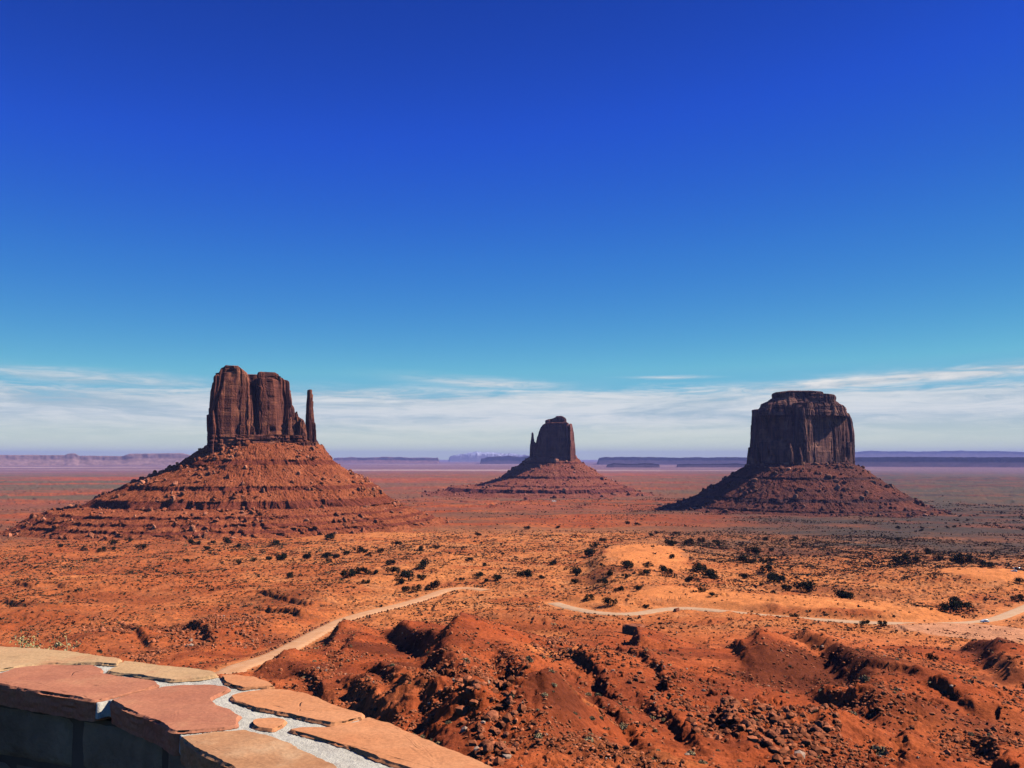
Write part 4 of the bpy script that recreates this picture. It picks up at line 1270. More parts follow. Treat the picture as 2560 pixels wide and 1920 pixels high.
    tag(o, 'low dark scrub and dry grass dotted over the orange sand', 'scrub', kind='stuff')


scatter_shrubs()

# ------------------------------------------------------------------ boulders
_br = np.random.RandomState(77)
boulder_meshes = []
for k in range(9):
    v, f = rock_template(_br, 2)
    boulder_meshes.append(mesh_np('boulder', v * np.array([1, 0.85, 0.8]), f, M_BOULDER, k % 3 == 0, obj=False))

# centre px, radii px, number, size m (min, max), name of the place
FIELDS = [
    (1235, 1845, 70, 60, 46, 0.5, 1.5, 'in the shadowed gully just beyond the wall'),
    (1130, 1770, 75, 55, 40, 0.4, 1.0, 'on the dark slope above the wall'),
    (1265, 1740, 60, 50, 24, 0.4, 1.2, 'along the spur below the red dome'),
    (1395, 1640, 50, 30, 26, 0.5, 1.3, 'in the rock pile at the top of the long red slope'),
    (1560, 1700, 95, 55, 44, 0.4, 1.3, 'on the long red slope right of the gully'),
    (1690, 1780, 70, 40, 34, 0.4, 1.1, 'in the band beside the smooth slab'),
    (1830, 1850, 90, 30, 34, 0.5, 1.5, 'in the row below the smooth slab'),
    (1990, 1880, 90, 28, 30, 0.5, 1.5, 'at the bottom edge beside the big sage clump'),
    (2190, 1800, 110, 50, 34, 0.35, 1.0, 'on the broken slope at the lower right'),
    (2420, 1870, 90, 50, 30, 0.4, 1.2, 'in the jagged outcrop at the lower right corner'),
]


def boulders():
    rng = np.random.RandomState(31)
    tot = 0
    for cx, cy, rx, ry, n, s0, s1, where in FIELDS:
        if tot + n > 296: n = 296 - tot
        for _ in range(n):
            a = rng.rand() * 6.28; r = math.sqrt(rng.rand())
            q = gp(cx + rx * r * math.cos(a), cy + ry * r * math.sin(a))
            s = (s0 + (s1 - s0) * rng.rand() ** 2.2) * 0.80
            o = place('', boulder_meshes[rng.randint(9)], q[0], q[1], s, rng.rand() * 6.28, 'boulder', 'weathered red boulder ' + where, 'boulder', 'boulders ' + where, sink=-0.25,
                      sz=s * rng.uniform(0.7, 1.3), tilt=(rng.uniform(-.4, .4), rng.uniform(-.4, .4)))
        tot += n
    # smaller broken rock everywhere on the near slopes: uncountable
    tmpl = [rock_template(rng, 0) for _ in range(8)]
    RF = FIELDS + [(270, 1585, 60, 22, 0, 0.9, 2.6, ''), (460, 1600, 70, 24, 0, 0.9, 2.6, ''), (620, 1590, 50, 32, 0, 0.9, 2.3, ''), (370, 1645, 40, 18, 0, .7, 2.0, ''), (1400, 1640, 60, 40, 0, 0.6, 2.2, ''), (560, 1575, 40, 20, 0, 0.8, 2.0, ''), (1330, 1530, 60, 20, 0, .5, 1.2, ''),
                   (860, 1640, 50, 30, 0, .3, .9, ''), (2100, 1620, 60, 20, 0, .4, 1.0, ''), (2220, 1680, 50, 20, 0, .4, 1, ''), (2330, 1700, 100, 20, 0, .3, .9, ''), (150, 1590, 100, 25, 0, .3, .9, ''), (1440, 1590, 60, 20, 0, .4, 1., ''), (1560, 1640, 60, 30, 0, .3, .9, ''),
                   (2080, 1680, 90, 60, 0, .25, .7, ''), (990, 1620, 90, 50, 0, .25, .6, '')]
    P, S = [], []
    for cx, cy, rx, ry, n, s0, s1, where in RF:
        for _ in range(420):
            a = rng.rand() * 6.28; r = rng.rand() ** 0.6 * 1.25
            P.append(gp(cx + rx * r * math.cos(a), cy + ry * r * math.sin(a))); S.append(s0 * 0.35 + (s1 * 0.62 - s0 * 0.35) * rng.rand() ** 3)
    P = np.array(P); S = np.array(S)
    Q = gpm(rng.uniform(0, 2600, 120000), rng.uniform(1565, 1925, 120000))
    den = sm(-0.05, 0.30, fbm2(Q[:, 0] / 18, Q[:, 1] / 18, 3, 301)) ** 2 + 0.05
    Q = Q[rng.rand(len(Q)) < den][:27000]
    P = np.concatenate([P, Q]); S = np.concatenate([S, (0.09 + 0.38 * rng.rand(len(Q)) ** 3) * np.interp(np.hypot(*Q.T), [80, 300], [0.8, 1.6])])
    ok = np.ones(len(P), bool)
    for R in (ROAD_A, ROAD_B): ok &= seg_dist(P[:, 0], P[:, 1], R)[0] > ROAD_HW + 1
    P, S = P[ok], S[ok]
    Z = height(P[:, 0], P[:, 1])
    vs, fs, cs = [], [], []; off = 0
    for (x, y), z, s in zip(P, Z, S):
        tv, tf = tmpl[rng.randint(8)]
        a = rng.rand() * 6.28; R = np.array([[math.cos(a), -math.sin(a), 0], [math.sin(a), math.cos(a), 0], [0, 0, 1]])
        v = (tv * s * np.array([1.1, 0.9, rng.uniform(0.5, 1.2)])) @ R.T + np.array([x, y, z + s * 0.15])
        vs.append(v); fs.append(tf + off); off += len(v)
        k = rng.rand()
        c = np.array([0.42, 0.13, 0.055]) * (0.5 + 0.8 * k) if rng.rand() < 0.985 else np.array([0.45, 0.30, 0.2])
        cs.append(np.repeat(c[None], len(v), 0))
    o = mesh_np('rubble', np.concatenate(vs), np.concatenate(fs), M_RUBBLE, False, np.concatenate(cs))
    tag(o, 'broken red stones littering the near slopes', 'rubble', kind='stuff')


boulders()

# stones lining the left-hand dirt road
def road_stones():
    rng = np.random.RandomState(8)
    def side(P, RZ, t0, t1, n, off, label, group, s=(0.55, 0.95)):
        T = np.gradient(P, axis=0); T /= np.hypot(*T.T)[:, None]; N = np.stack([-T[:, 1], T[:, 0]], 1)
        for t in np.linspace(t0, t1, n):
            k = t * (len(P) - 1); i = int(k)
            q = P[i] + N[i] * off + rng.randn(2) * 0.35
            sc = rng.uniform(*s)
            place('', boulder_meshes[rng.randint(9)], q[0], q[1], sc, rng.rand() * 6, 'roadside_stone', label, 'stone', group, sink=-0.3, sz=sc * 1.3)
    side(_a, _az, 0.14, 0.50, 64, ROAD_HW + 1.2, 'dark upright stone in the row along the far edge of the dirt road', 'stones along the far edge of the dirt road')
    side(_a, _az, 0.42, 0.80, 40, -ROAD_HW - 1.2, 'dark stone in the row along the near edge of the dirt road', 'stones along the near edge of the dirt road')


road_stones()

# single large blocks
for px, py, w, lab in ((1692, 1538, 20, 'pointed dark rock standing beside the road bend'),):
    q = gp(px, py); d = np.hypot(*q)
    place('', boulder_meshes[2], q[0], q[1], w / F * d * 0.5, 0.7, 'rock_block', lab, 'rock', None, sink=-0.3)

q = gp(1584, 1586)
_v, _f = rock_template(np.random.RandomState(3), 2)
_v = np.sign(_v) * np.abs(_v / np.abs(_v).max(0)) ** 0.45 * np.array([5.6, 3.6, 3.2]) * (1 + 0.03 * np.random.RandomState(4).randn(len(_v), 1))
o = mesh_np('rock_block', _v, _f, M_BOULDER, False)
o.location = (q[0], q[1], float(height(q[:1], q[1:])[0]) + 1.4); o.rotation_euler = (0, 0, math.radians(-46))
tag(o, 'large square block of red rock with a black shaded face below the road bend', 'rock')

# ------------------------------------------------------------------ small man-made things
M_WHITE = simple_mat('white_car_paint', (0.80, 0.80, 0.80), 0.3, 0.5)
M_DARKP = simple_mat('dark_car_paint', (0.03, 0.03, 0.035), 0.3, 0.5)
M_GLASS = simple_mat('car_glass', (0.02, 0.025, 0.03), 0.08, 0.6)
M_TYRE = simple_mat('tyre_rubber', (0.02, 0.02, 0.02), 0.85, 0.2)
M_RIM = simple_mat('wheel_rim', (0.4, 0.4, 0.42), 0.35, 0.5, 0.6)
M_LAMP = simple_mat('headlight', (0.85, 0.85, 0.8), 0.15, 0.6)
M_RLAMP = simple_mat('tail_light', (0.35, 0.02, 0.02), 0.2, 0.6)
M_WOOD = simple_mat('weathered_wood', (0.10, 0.065, 0.045), 0.9, 0.1, var=0.3)
M_SIGN = simple_mat('white_board', (0.75, 0.72, 0.66), 0.7, 0.2)
M_BEIGE = simple_mat('beige_panel', (0.45, 0.33, 0.2), 0.6, 0.3)


def prism(bm, prof, y0, y1, inset=0.0, zc=None):
    """extrude an (x, z) outline along y; the y ends may be inset above height zc"""
    a = [bm.verts.new((x, y0 + (inset if zc is not None and z > zc else 0), z)) for x, z in prof]
    b = [bm.verts.new((x, y1 - (inset if zc is not None and z > zc else 0), z)) for x, z in prof]
    n = len(prof)
    bm.faces.new(a); bm.faces.new(b[::-1])
    for i in range(n): bm.faces.new((a[i], b[i], b[(i + 1) % n], a[(i + 1) % n])) if False else bm.faces.new((a[(i + 1) % n], b[(i + 1) % n], b[i], a[i]))
    bmesh.ops.recalc_face_normals(bm, faces=bm.faces)


def box(bm, x0, x1, y0, y1, z0, z1):
    m = Matrix.Translation(((x0 + x1) / 2, (y0 + y1) / 2, (z0 + z1) / 2)) @ Matrix.Diagonal((x1 - x0, y1 - y0, z1 - z0, 1))
    bmesh.ops.create_cube(bm, size=1, matrix=m)


def vehicle(name, px, py, rz, L, W, prof, glass, paint, label, cat, wheels, wr=0.36, sides=None):
    q = gp(px, py)
    z = float(height(q[:1], q[1:])[0])
    for P, RZ in ((_a, _az), (_b, _bz)):
        dd, _, t = seg_dist(q[:1], q[1:], P)
        if dd[0] < ROAD_HW: z = float(np.interp(t[0], np.linspace(0, 1, len(P)), RZ)) + 0.14
    root = empty(name, (q[0], q[1], z), rz)
    tag(root, label, cat)
    bm = bmesh.new(); prism(bm, prof, -W / 2, W / 2, 0.16, 1.0)
    bmesh.ops.bevel(bm, geom=bm.edges[:], offset=0.05, segments=2, affect='EDGES')
    bm_obj('body', bm, paint, root, True)
    for g in glass:
        for sy in (-1, 1):
            bm = bmesh.new()
            y = sy * (W / 2 - 0.085)
            prism(bm, g, y - 0.04, y + 0.04)
            bm_obj('side_window', bm, M_GLASS, root)
    for x in wheels:
        for sy in (-1, 1):
            bm = bmesh.new()
            bmesh.ops.create_cone(bm, cap_ends=True, segments=24, radius1=wr, radius2=wr, depth=0.24, matrix=Matrix.Translation((x, sy * (W / 2 - 0.08), wr)) @ Matrix.Rotation(math.pi / 2, 4, 'X'))
            w = bm_obj('wheel', bm, M_TYRE, root)
            bm = bmesh.new()
            bmesh.ops.create_cone(bm, cap_ends=True, segments=16, radius1=wr * 0.6, radius2=wr * 0.55, depth=0.26, matrix=Matrix.Translation((x, sy * (W / 2 - 0.07), wr)) @ Matrix.Rotation(math.pi / 2, 4, 'X'))
            bm_obj('rim', bm, M_RIM, w)
    x1 = max(p[0] for p in prof); x0 = min(p[0] for p in prof)
    for sy in (-1, 1):
        bm = bmesh.new(); box(bm, x1 - 0.10, x1 + 0.02, sy * (W / 2 - 0.3) - 0.17, sy * (W / 2 - 0.3) + 0.17, 0.66, 0.82); bm_obj('headlight', bm, M_LAMP, root)
        bm = bmesh.new(); box(bm, x0 - 0.02, x0 + 0.10, sy * (W / 2 - 0.2) - 0.1, sy * (W / 2 - 0.2) + 0.1, 0.75, 1.0); bm_obj('tail_light', bm, M_RLAMP, root)
    return root


SUV = [(-2.25, 0.35), (2.2, 0.32), (2.28, 0.75), (2.1, 0.95), (1.15, 1.08), (0.45, 1.62), (-1.6, 1.68), (-2.1, 1.15), (-2.28, 0.95)]
SUVG = [[(0.95, 1.12), (0.38, 1.54), (-0.35, 1.57), (-0.35, 1.12)], [(-0.45, 1.12), (-0.45, 1.57), (-1.45, 1.57), (-1.8, 1.15)]]
vehicle('car', 2462, 1560, math.radians(184), 4.5, 1.85, SUV, SUVG, M_WHITE, 'white car driving along the dirt road by the junction', 'car', (-1.4, 1.42))
vehicle('car', 2537, 1458, math.radians(150), 4.4, 1.8, SUV, SUVG, M_WHITE, 'small white parked car in front of the dark van at the right edge', 'car', (-1.4, 1.42))
VAN = [(-3.1, 0.4), (3.1, 0.4), (3.15, 1.1), (2.7, 1.4), (2.2, 2.5), (-3.0, 2.6), (-3.1, 1.2)]
VANG = [[(2.35, 1.45), (1.95, 2.25), (1.2, 2.25), (1.2, 1.45)], [(1.0, 1.45), (1.0, 2.25), (-2.7, 2.25), (-2.7, 1.45)]]
vehicle('van', 2548, 1451, math.radians(15), 6.2, 2.2, VAN, VANG, M_DARKP, 'dark van parked on the dune at the right edge', 'van', (-1.9, 2.0), 0.4)


def sign_post():
    q = gp(2540, 1441)
    z = float(height(q[:1], q[1:])[0])
    r = empty('sun_shelter', (q[0], q[1], z), 0.2)
    tag(r, 'small open shelter with a pale flat roof on the dune behind the dark van', 'shelter')
    for x in (-1.6, 1.6):
        for y in (-1, 1):
            bm = bmesh.new(); box(bm, x - 0.08, x + 0.08, y - 0.08, y + 0.08, -0.3, 2.4); bm_obj('post', bm, M_WOOD, r)
    bm = bmesh.new(); box(bm, -2.2, 2.2, -1.5, 1.5, 2.4, 2.55); bm_obj('roof', bm, M_SIGN, r)


sign_post()

for k, x in enumerate((1642, 1654, 1663, 1674, 1688, 1697, 1702, 1716)):
    q = gp(x, 1518 - (k % 3)); z = float(height(q[:1], q[1:])[0])
    bm = bmesh.new()
    bmesh.ops.create_cone(bm, cap_ends=True, segments=8, radius1=0.12, radius2=0.09, depth=1.9, matrix=Matrix.Translation((0, 0, 0.75)))
    o = bm_obj('fence_post', bm, M_WOOD); o.location = (q[0], q[1], z)
    tag(o, 'short dark post in the row above the road bend', 'post', 'posts above the road bend')

q = gp(1385, 1254); z = float(height(q[:1], q[1:])[0])
r = empty('shed', (q[0], q[1], z), 0.1)
tag(r, 'tiny low dark shed on the far plain below the spired butte', 'shed')
bm = bmesh.new(); box(bm, -6, 6, -3, 3, -1, 3); bm_obj('wall', bm, M_WOOD, r)
bm = bmesh.new(); prism(bm, [(-3.4, 3.0), (3.4, 3.0), (0, 4.4)], -6.4, 6.4); o = bm_obj('roof', bm, M_SIGN, r); o.rotation_euler = (0, 0, math.pi / 2)

# ------------------------------------------------------------------ stone wall in front of the viewer
HW = 0.62                        # eye above the top of the wall
CAPZ = EYE - HW


def cap_pt(cx, cy, z=CAPZ):
    px, py = cx * 1280 / 2212, 1560 + cy * 1280 / 2212
    x, y, zz = ray(px, py)
    t = (z - EYE) / zz
    return np.array([x * t, y * t])


STONES = [
    ('tan', [(-420, 62), (-200, 80), (0, 95), (150, 105), (350, 125), (530, 153), (508, 176), (430, 172), (200, 170), (100, 180), (0, 199), (-200, 225), (-450, 240)]),
    ('red', [(-480, 262), (-200, 240), (0, 213), (60, 190), (200, 177), (400, 180), (452, 196), (440, 214), (600, 234), (670, 247), (692, 262), (640, 284), (540, 302), (470, 318), (414, 332), (400, 331), (330, 320), (220, 302), (110, 284), (0, 262), (-250, 250), (-480, 300)]),
    ('tan', [(534, 158), (640, 170), (800, 185), (920, 205), (945, 223), (900, 234), (750, 247), (700, 241), (610, 226), (450, 208), (492, 190)]),
    ('orange', [(950, 226), (1000, 218), (1100, 225), (1160, 250), (1192, 270), (1140, 274), (1050, 279), (1000, 266), (968, 250)]),
    ('red', [(468, 330), (560, 306), (700, 270), (770, 260), (900, 262), (980, 270), (998, 281), (960, 300), (915, 324), (938, 345), (1000, 365), (1038, 395), (1030, 438), (960, 453), (850, 460), (752, 468), (745, 468), (690, 428), (600, 393), (530, 363)]),
    ('orange', [(1042, 292), (1140, 283), (1260, 284), (1330, 304), (1400, 329), (1500, 369), (1576, 385), (1575, 402), (1500, 424), (1430, 434), (1330, 414), (1250, 394), (1100, 366), (1005, 332), (992, 310)]),
    ('orange', [(1082, 416), (1110, 408), (1200, 405), (1243, 415), (1233, 440), (1180, 459), (1120, 455), (1087, 440)]),
    ('brown', [(768, 488), (900, 472), (1060, 456), (1150, 476), (1250, 511), (1350, 561), (1440, 600), (1500, 660), (1560, 760), (1480, 900), (1300, 860), (1080, 690), (1000, 622), (900, 572), (830, 540)]),
    ('orange', [(1240, 456), (1300, 446), (1420, 446), (1500, 432), (1592, 403), (1700, 430), (1850, 500), (2000, 560), (2130, 615), (2190, 645), (2450, 790), (2700, 980), (2500, 1050), (2050, 800), (1800, 640), (1650, 592), (1500, 532), (1400, 500), (1290, 472)]),
    ('red', [(1620, 930), (1560, 800), (1660, 760), (1900, 860), (2350, 1150), (2300, 1300), (1900, 1150)]),
]


def slab_mat(name, c0, c1, c2, band=False):
    m, nt = material(name)
    tc = nt.node('ShaderNodeTexCoord'); P = tc.outputs['Object']
    sp = nt.node('ShaderNodeSeparateXYZ', i_0=P)
    st = nt.comb(nt.m('MULTIPLY', sp.outputs[0], 2.2), nt.m('MULTIPLY', sp.outputs[1], 8.0), nt.m('MULTIPLY', sp.outputs[2], 8))
    a = nt.noise(P, 5.5, 7, 0.62); b = nt.noise(st, 1.6, 6, 0.6, 0.6); sp2 = nt.noise(P, 130, 3, 0.6)
    c = nt.mix(nt.rng(b, 0.3, 0.7), c0, c1)
    c = nt.mix(nt.m('MULTIPLY', nt.rng(a, 0.52, 0.72), 0.75), c, c2)
    k = nt.rng(sp2, 0.3, 0.7, 0.88, 1.1)
    c = nt.mix(1.0, c, nt.comb(k, k, k), 'MULTIPLY')
    pit = nt.rng(nt.noise(st, 3.5, 5, 0.7), 0.66, 0.74)
    cr = nt.noise(P, 2.6, 2, 0.5, 0.3)
    line = nt.rng(nt.m('ABSOLUTE', nt.m('SUBTRACT', cr, 0.5)), 0.0, 0.006, 1.0, 0.0)
    line = nt.m('MULTIPLY', line, nt.rng(nt.noise(P, 7, 2, 0.5), 0.60, 0.66))
    pit = nt.m('MAXIMUM', pit, line)
    c = nt.mix(nt.m('MULTIPLY', pit, 0.55), c, (0.12, 0.05, 0.03, 1))
    h = nt.m('ADD', nt.m('MULTIPLY', a, 0.5), nt.m('ADD', nt.m('MULTIPLY', b, 0.4), nt.m('MULTIPLY', sp2, 0.05)))
    h = nt.m('SUBTRACT', h, nt.m('MULTIPLY', pit, 0.35))
    finish(nt, c, 0.9, h, 0.8, 0.012, 0.25)
    return m


SLAB = {'red': slab_mat('red_flagstone', (0.46, 0.165, 0.085, 1), (0.54, 0.21, 0.105, 1), (0.58, 0.27, 0.13, 1)),
        'orange': slab_mat('orange_flagstone', (0.64, 0.25, 0.095, 1), (0.68, 0.29, 0.12, 1), (0.60, 0.21, 0.08, 1)),
        'tan': slab_mat('tan_flagstone', (0.56, 0.33, 0.15, 1), (0.62, 0.38, 0.18, 1), (0.60, 0.27, 0.12, 1)),
        'brown': slab_mat('brown_flagstone', (0.46, 0.21, 0.09, 1), (0.60, 0.31, 0.14, 1), (0.66, 0.42, 0.22, 1))}


def mortar_mat():
    m, nt = material('cement_mortar')
    tc = nt.node('ShaderNodeTexCoord'); P = tc.outputs['Object']
    a = nt.noise(P, 60, 6, 0.7); b = nt.noise(P, 6, 4, 0.6)
    c = nt.mix(nt.rng(a, 0.3, 0.7), (0.50, 0.46, 0.36, 1), (0.68, 0.63, 0.50, 1))
    c = nt.mix(nt.rng(b, 0.45, 0.75), c, (0.48, 0.42, 0.33, 1))
    finish(nt, c, 0.95, nt.m('ADD', nt.m('MULTIPLY', a, 0.8), nt.m('MULTIPLY', nt.noise(P, 220, 3, 0.6), 0.4)), 0.8, 0.006, 0.1)
    return m


M_MORTAR = mortar_mat()


def masonry_mat():
    m, nt = material('masonry_stone')
    tc = nt.node('ShaderNodeTexCoord'); P = tc.outputs['Object']
    a = nt.noise(P, 14, 7, 0.65); b = nt.noise(P, 2.2, 3, 0.6)
    c = nt.mix(nt.rng(b, 0.35, 0.65), (0.30, 0.19, 0.11, 1), (0.40, 0.26, 0.15, 1))
    k = nt.rng(a, 0.3, 0.7, 0.75, 1.1)
    c = nt.mix(1.0, c, nt.comb(k, k, k), 'MULTIPLY')
    finish(nt, c, 0.95, a, 0.9, 0.02, 0.1)
    return m


M_MASON = masonry_mat()


def resample(P, step, jit, rng):
    P = np.vstack([P, P[:1]]); L = np.concatenate([[0], np.cumsum(np.hypot(*np.diff(P, axis=0).T))])
    n = int(L[-1] / step); t = np.linspace(0, L[-1], n, endpoint=False)
    Q = np.stack([np.interp(t, L, P[:, 0]), np.interp(t, L, P[:, 1])], 1)
    for _ in range(2): Q = (np.roll(Q, 1, 0) + 2 * Q + np.roll(Q, -1, 0)) / 4
    T = np.roll(Q, -1, 0) - np.roll(Q, 1, 0); T /= np.hypot(*T.T)[:, None] + 1e-9
    N = np.stack([T[:, 1], -T[:, 0]], 1)
    return Q, N


def stone(poly, mat, root, seed, thick=0.055, label=None):
    rng = np.random.RandomState(seed)
    P = np.array([cap_pt(*p) for p in poly])
    ar = 0.5 * np.sum(P[:, 0] * np.roll(P[:, 1], -1) - np.roll(P[:, 0], -1) * P[:, 1])
    if ar < 0: P = P[::-1]
    Q, N = resample(P, 0.006, 0, rng)
    n = len(Q)
    s = np.arange(n) * 0.006
    jag = 0.007 * fbm2(Q[:, 0] * 22, Q[:, 1] * 22, 5, seed, gain=0.6) 
    Q = Q + N * jag[:, None]
    ctr = Q.mean(0)
    rings = []
    def ring(inset, z, nz):
        q = Q - N * inset
        zz = z + nz * fbm2(Q[:, 0] * 30, Q[:, 1] * 30 + z * 60, 3, seed + 2)
        rings.append(np.column_stack([q, zz]))
    ring(0.005, CAPZ - thick, 0.003)
    for k in range(1, 7):
        zz = CAPZ - thick + (thick - 0.004) * k / 6
        q = Q + N * (0.006 * fbm2(s * 18, np.full(n, k * 1.3), 3, seed + 5))[:, None] - N * 0.006 * (1 - k / 6) 
        rings.append(np.column_stack([q, np.full(n, zz)]))
    # chipped arris
    chip = np.clip(fbm2(s * 11, s * 0, 4, seed + 7, gain=0.7) - 0.05, 0, 1) * 0.030
    rings.append(np.column_stack([Q - N * (0.003 + chip[:, None]), np.full(n, CAPZ - 0.001) - chip * 0.3]))
    base = Q - N * 0.006
    def topz(q): return CAPZ + 0.002 + 0.0045 * fbm2(q[:, 0] * 7, q[:, 1] * 9, 4, seed + 9) + 0.0015 * fbm2(q[:, 0] * 3, q[:, 1] * 20, 3, seed + 10)
    for f in (1.0, 0.96, 0.92, 0.87, 0.82, 0.76, 0.7, 0.62, 0.54, 0.45, 0.36, 0.27, 0.18, 0.09):
        q = ctr + (base - ctr) * f
        rings.append(np.column_stack([q, topz(q)]))
    V = np.concatenate(rings); nr = len(rings)
    F4 = grid_faces(nr, n, wrap=True)
    V = np.concatenate([V, [[ctr[0], ctr[1], float(topz(ctr[None])[0])]]])
    i = np.arange(n)
    F3 = np.stack([(nr - 1) * n + i, (nr - 1) * n + (i + 1) % n, np.full(n, len(V) - 1)], 1)
    V = V - np.array(root.location)
    o = mesh_np('flagstone', V, [F4, F3], mat, False, parent=root)
    if label: o['label'] = label
    return o


def wall():
    root = empty('stone_wall', (-0.7, 1.9, EYE - 1.7))
    tag(root, 'low curved stone wall topped with mortared red and tan flagstones', 'wall')
    labs = [('tan', 'pale tan flagstone along the outer edge at the left'), ]
    for k, (c, poly) in enumerate(STONES):
        stone(poly, SLAB[c], root, 300 + k, label=c + ' sandstone flagstone')
    # mortar bed: follows the inner and outer edge of the cap
    inner = [(-480, 292), (-250, 262), (0, 268), (110, 290), (330, 326), (411, 338), (415, 352), (470, 336), (530, 368), (600, 398), (690, 433), (748, 472), (756, 505), (770, 494), (830, 545), (900, 577), (1000, 627), (1080, 695), (1300, 865), (1480, 905), (1640, 945), (1900, 1160), (2300, 1310)]
    outer = [(-420, 66), (-200, 84), (0, 99), (150, 109), (350, 129), (530, 157), (640, 174), (800, 189), (920, 209), (1000, 223), (1100, 230), (1160, 254), (1260, 289), (1400, 333), (1500, 373), (1573, 388), (1592, 408), (1700, 435), (1850, 504), (2000, 564), (2130, 619), (2190, 650), (2450, 795), (2700, 985)]
    I = smooth_line(np.array([cap_pt(*p) for p in inner]), 260, 1); O = smooth_line(np.array([cap_pt(*p) for p in outer]), 260, 1)
    u0 = (O - I) / np.hypot(*(O - I).T)[:, None]
    I = I + u0 * 0.036; O = O - u0 * 0.028
    rows = []
    NC = 90
    for t in np.linspace(0, 1, NC):
        q = I * (1 - t) + O * t
        z = CAPZ - 0.006 + 0.0025 * fbm2(q[:, 0] * 22, q[:, 1] * 22, 4, 7) + 0.0022 * fbm2(q[:, 0] * 90, q[:, 1] * 90, 3, 8)
        rows.append(np.column_stack([q, z]))
    rows = [np.column_stack([I + (I - O) * 0.0, np.full(len(I), CAPZ - 0.045)])] + rows + [np.column_stack([O, np.full(len(O), CAPZ - 0.045)])]
    V = np.concatenate(rows) - np.array(root.location)
    o = mesh_np('mortar', V, grid_faces(len(rows), len(I))[:, ::-1] , M_MORTAR, True, parent=root)
    # masonry body below the cap: courses of squared stones set in recessed joints
    Ii = I + (O - I) / np.hypot(*(O - I).T)[:, None] * 0.022
    Oi = O - (O - I) / np.hypot(*(O - I).T)[:, None] * 0.022
    k = np.hanning(41); k /= k.sum()
    sml = lambda A: np.column_stack([np.convolve(np.pad(A[:, j], 20, mode='reflect', reflect_type='odd'), k, 'valid') for j in (0, 1)])
    Ii = sml(Ii); Oi = sml(Oi)
    rng = np.random.RandomState(4)
    vs, fs = [], []; off = 0
    def facing(line, nrm):
        nonlocal off
        L = np.concatenate([[0], np.cumsum(np.hypot(*np.diff(line, axis=0).T))])
        zt = CAPZ - 0.057; course = 0
        at = lambda s: np.array([np.interp(s, L, line[:, 0]), np.interp(s, L, line[:, 1])])
        an = lambda s: np.array([np.interp(s, L, nrm[:, 0]), np.interp(s, L, nrm[:, 1])])
        while zt > EYE - 1.9:
            hgt = rng.uniform(0.11, 0.15); s = -rng.rand() * 0.2
            while s < L[-1]:
                ln = rng.uniform(0.20, 0.38); g = 0.014
                s0, s1 = max(s + g / 2, 0), min(s + ln - g / 2, L[-1])
                s += ln
                if s1 - s0 < 0.05: continue
                NU, NV = 12, 8
                pr = rng.uniform(0.0, 0.012)
                grid = []
                for v in range(NV + 1):
                    for u in range(NU + 1):
                        ss = s0 + (s1 - s0) * u / NU; zz = zt - g / 2 - (hgt - g) * v / NV
                        e = min(u, NU - u, v, NV - v)
                        outw = (pr - (0.02 if e == 0 else 0.004 if e == 1 else 0)) + (0.005 * float(perlin2(np.array([ss * 16]), np.array([zz * 16]), 3)[0]))
                        p = at(ss) + an(ss) * outw
                        grid.append((p[0], p[1], zz))
                vs.append(np.array(grid)); fs.append(grid_faces(NV + 1, NU + 1) + off); off += len(grid)
            zt -= hgt
    dirn = (O - I) / np.hypot(*(O - I).T)[:, None]
    dirn = sml(dirn); dirn /= np.hypot(*dirn.T)[:, None]
    facing(Ii, -dirn); facing(Oi, dirn)
    V = np.concatenate(vs) - np.array(root.location)
    mesh_np('masonry', V, np.concatenate(fs), M_MASON, True, parent=root)
    # joint core
    A = Ii + dirn * 0.012; B = Oi - dirn * 0.012
    zb = EYE - 2.6
    rows = [np.column_stack([A, np.full(len(A), zb)]), np.column_stack([A, np.full(len(A), CAPZ - 0.06)]), np.column_stack([B, np.full(len(A), CAPZ - 0.06)]), np.column_stack([B, np.full(len(A), zb)])]
    V = np.concatenate(rows) - np.array(root.location)
    mesh_np('joint_core', V, grid_faces(4, len(A)), simple_mat('joint_sand', (0.14, 0.09, 0.06), 1.0, 0.05, var=0.3), False, parent=root)


wall()


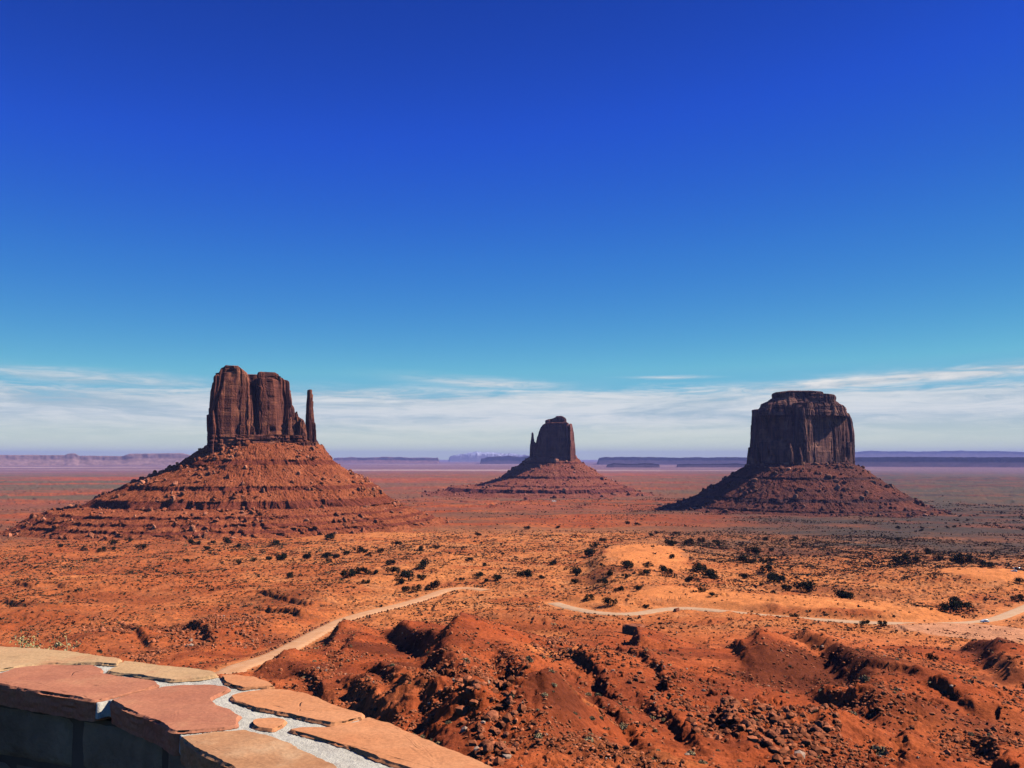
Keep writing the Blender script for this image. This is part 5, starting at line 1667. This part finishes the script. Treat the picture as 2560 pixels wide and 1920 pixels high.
# dry yellow weeds growing just beyond the wall
def weed(px, D, zbase, h, seed, label):
    rng = np.random.RandomState(seed)
    x, y, z = ray(px, 1600); t = D / y
    root = empty('dry_weed', (x * t, D, zbase))
    tag(root, label, 'weed', 'dry weeds behind the wall')
    bm = bmesh.new()
    tips = []
    def limb(p, q, r0, r1):
        d = (Vector(q) - Vector(p)); m = Matrix.Translation((Vector(p) + Vector(q)) / 2) @ d.to_track_quat('Z', 'Y').to_matrix().to_4x4()
        bmesh.ops.create_cone(bm, cap_ends=False, segments=5, radius1=r0, radius2=r1, depth=d.length, matrix=m)
    for _ in range(7):
        p = np.array([rng.randn() * 0.02, rng.randn() * 0.02, 0]); dr = np.array([rng.randn() * 0.06, rng.randn() * 0.06, 1]) ; hh = h * rng.uniform(0.65, 1.0)
        for k in range(6):
            q = p + dr * hh / 6 + np.append(rng.randn(2) * 0.006, 0)
            limb(tuple(p), tuple(q), 0.0022, 0.0018)
            if k > 1:
                for _ in range(2):
                    e = q + np.array([rng.randn() * 0.026, rng.randn() * 0.026, 0.03]); limb(tuple(q), tuple(e), 0.0012, 0.0008); tips.append(e)
            p = q
        tips.append(p)
    bm_obj('stem', bm, M_STRAW, root)
    def f(): return tips[rng.randint(len(tips))] + rng.randn(3) * 0.009
    v, fc, c = leaf_cloud(rng, 1000, f, 0.0048, [(0.62, 0.50, 0.20), (0.55, 0.44, 0.16), (0.70, 0.60, 0.32)], (1, 0.5))
    mesh_np('flower_heads', v, fc, M_PLANT, False, c, parent=root)


M_STRAW = simple_mat('straw', (0.55, 0.42, 0.18), 0.8, 0.2)
weed(45, 2.85, EYE - 1.25, 0.70, 1, 'thin dry yellow weed rising behind the far left end of the wall')
weed(100, 2.80, EYE - 1.25, 0.68, 2, 'fuller dry yellow weed with bushy heads behind the wall at left')
weed(122, 2.85, EYE - 1.25, 0.60, 3, 'short dry weed beside the bushy one behind the wall')

# ------------------------------------------------------------------ haze
bm = bmesh.new()
box(bm, -60000, 60000, -30000, 56000, -40, 640)
m, nt = material('valley_haze')
pv = nt.node('ShaderNodeVolumePrincipled')
pv.inputs['Color'].default_value = (0.42, 0.47, 1.0, 1)
pv.inputs['Density'].default_value = HAZE_DENSITY
pv.inputs['Anisotropy'].default_value = 0.0
nt.node('ShaderNodeOutputMaterial', i_Volume=pv.outputs[0])
hz = bm_obj('haze', bm, m)
tag(hz, kind='stuff')
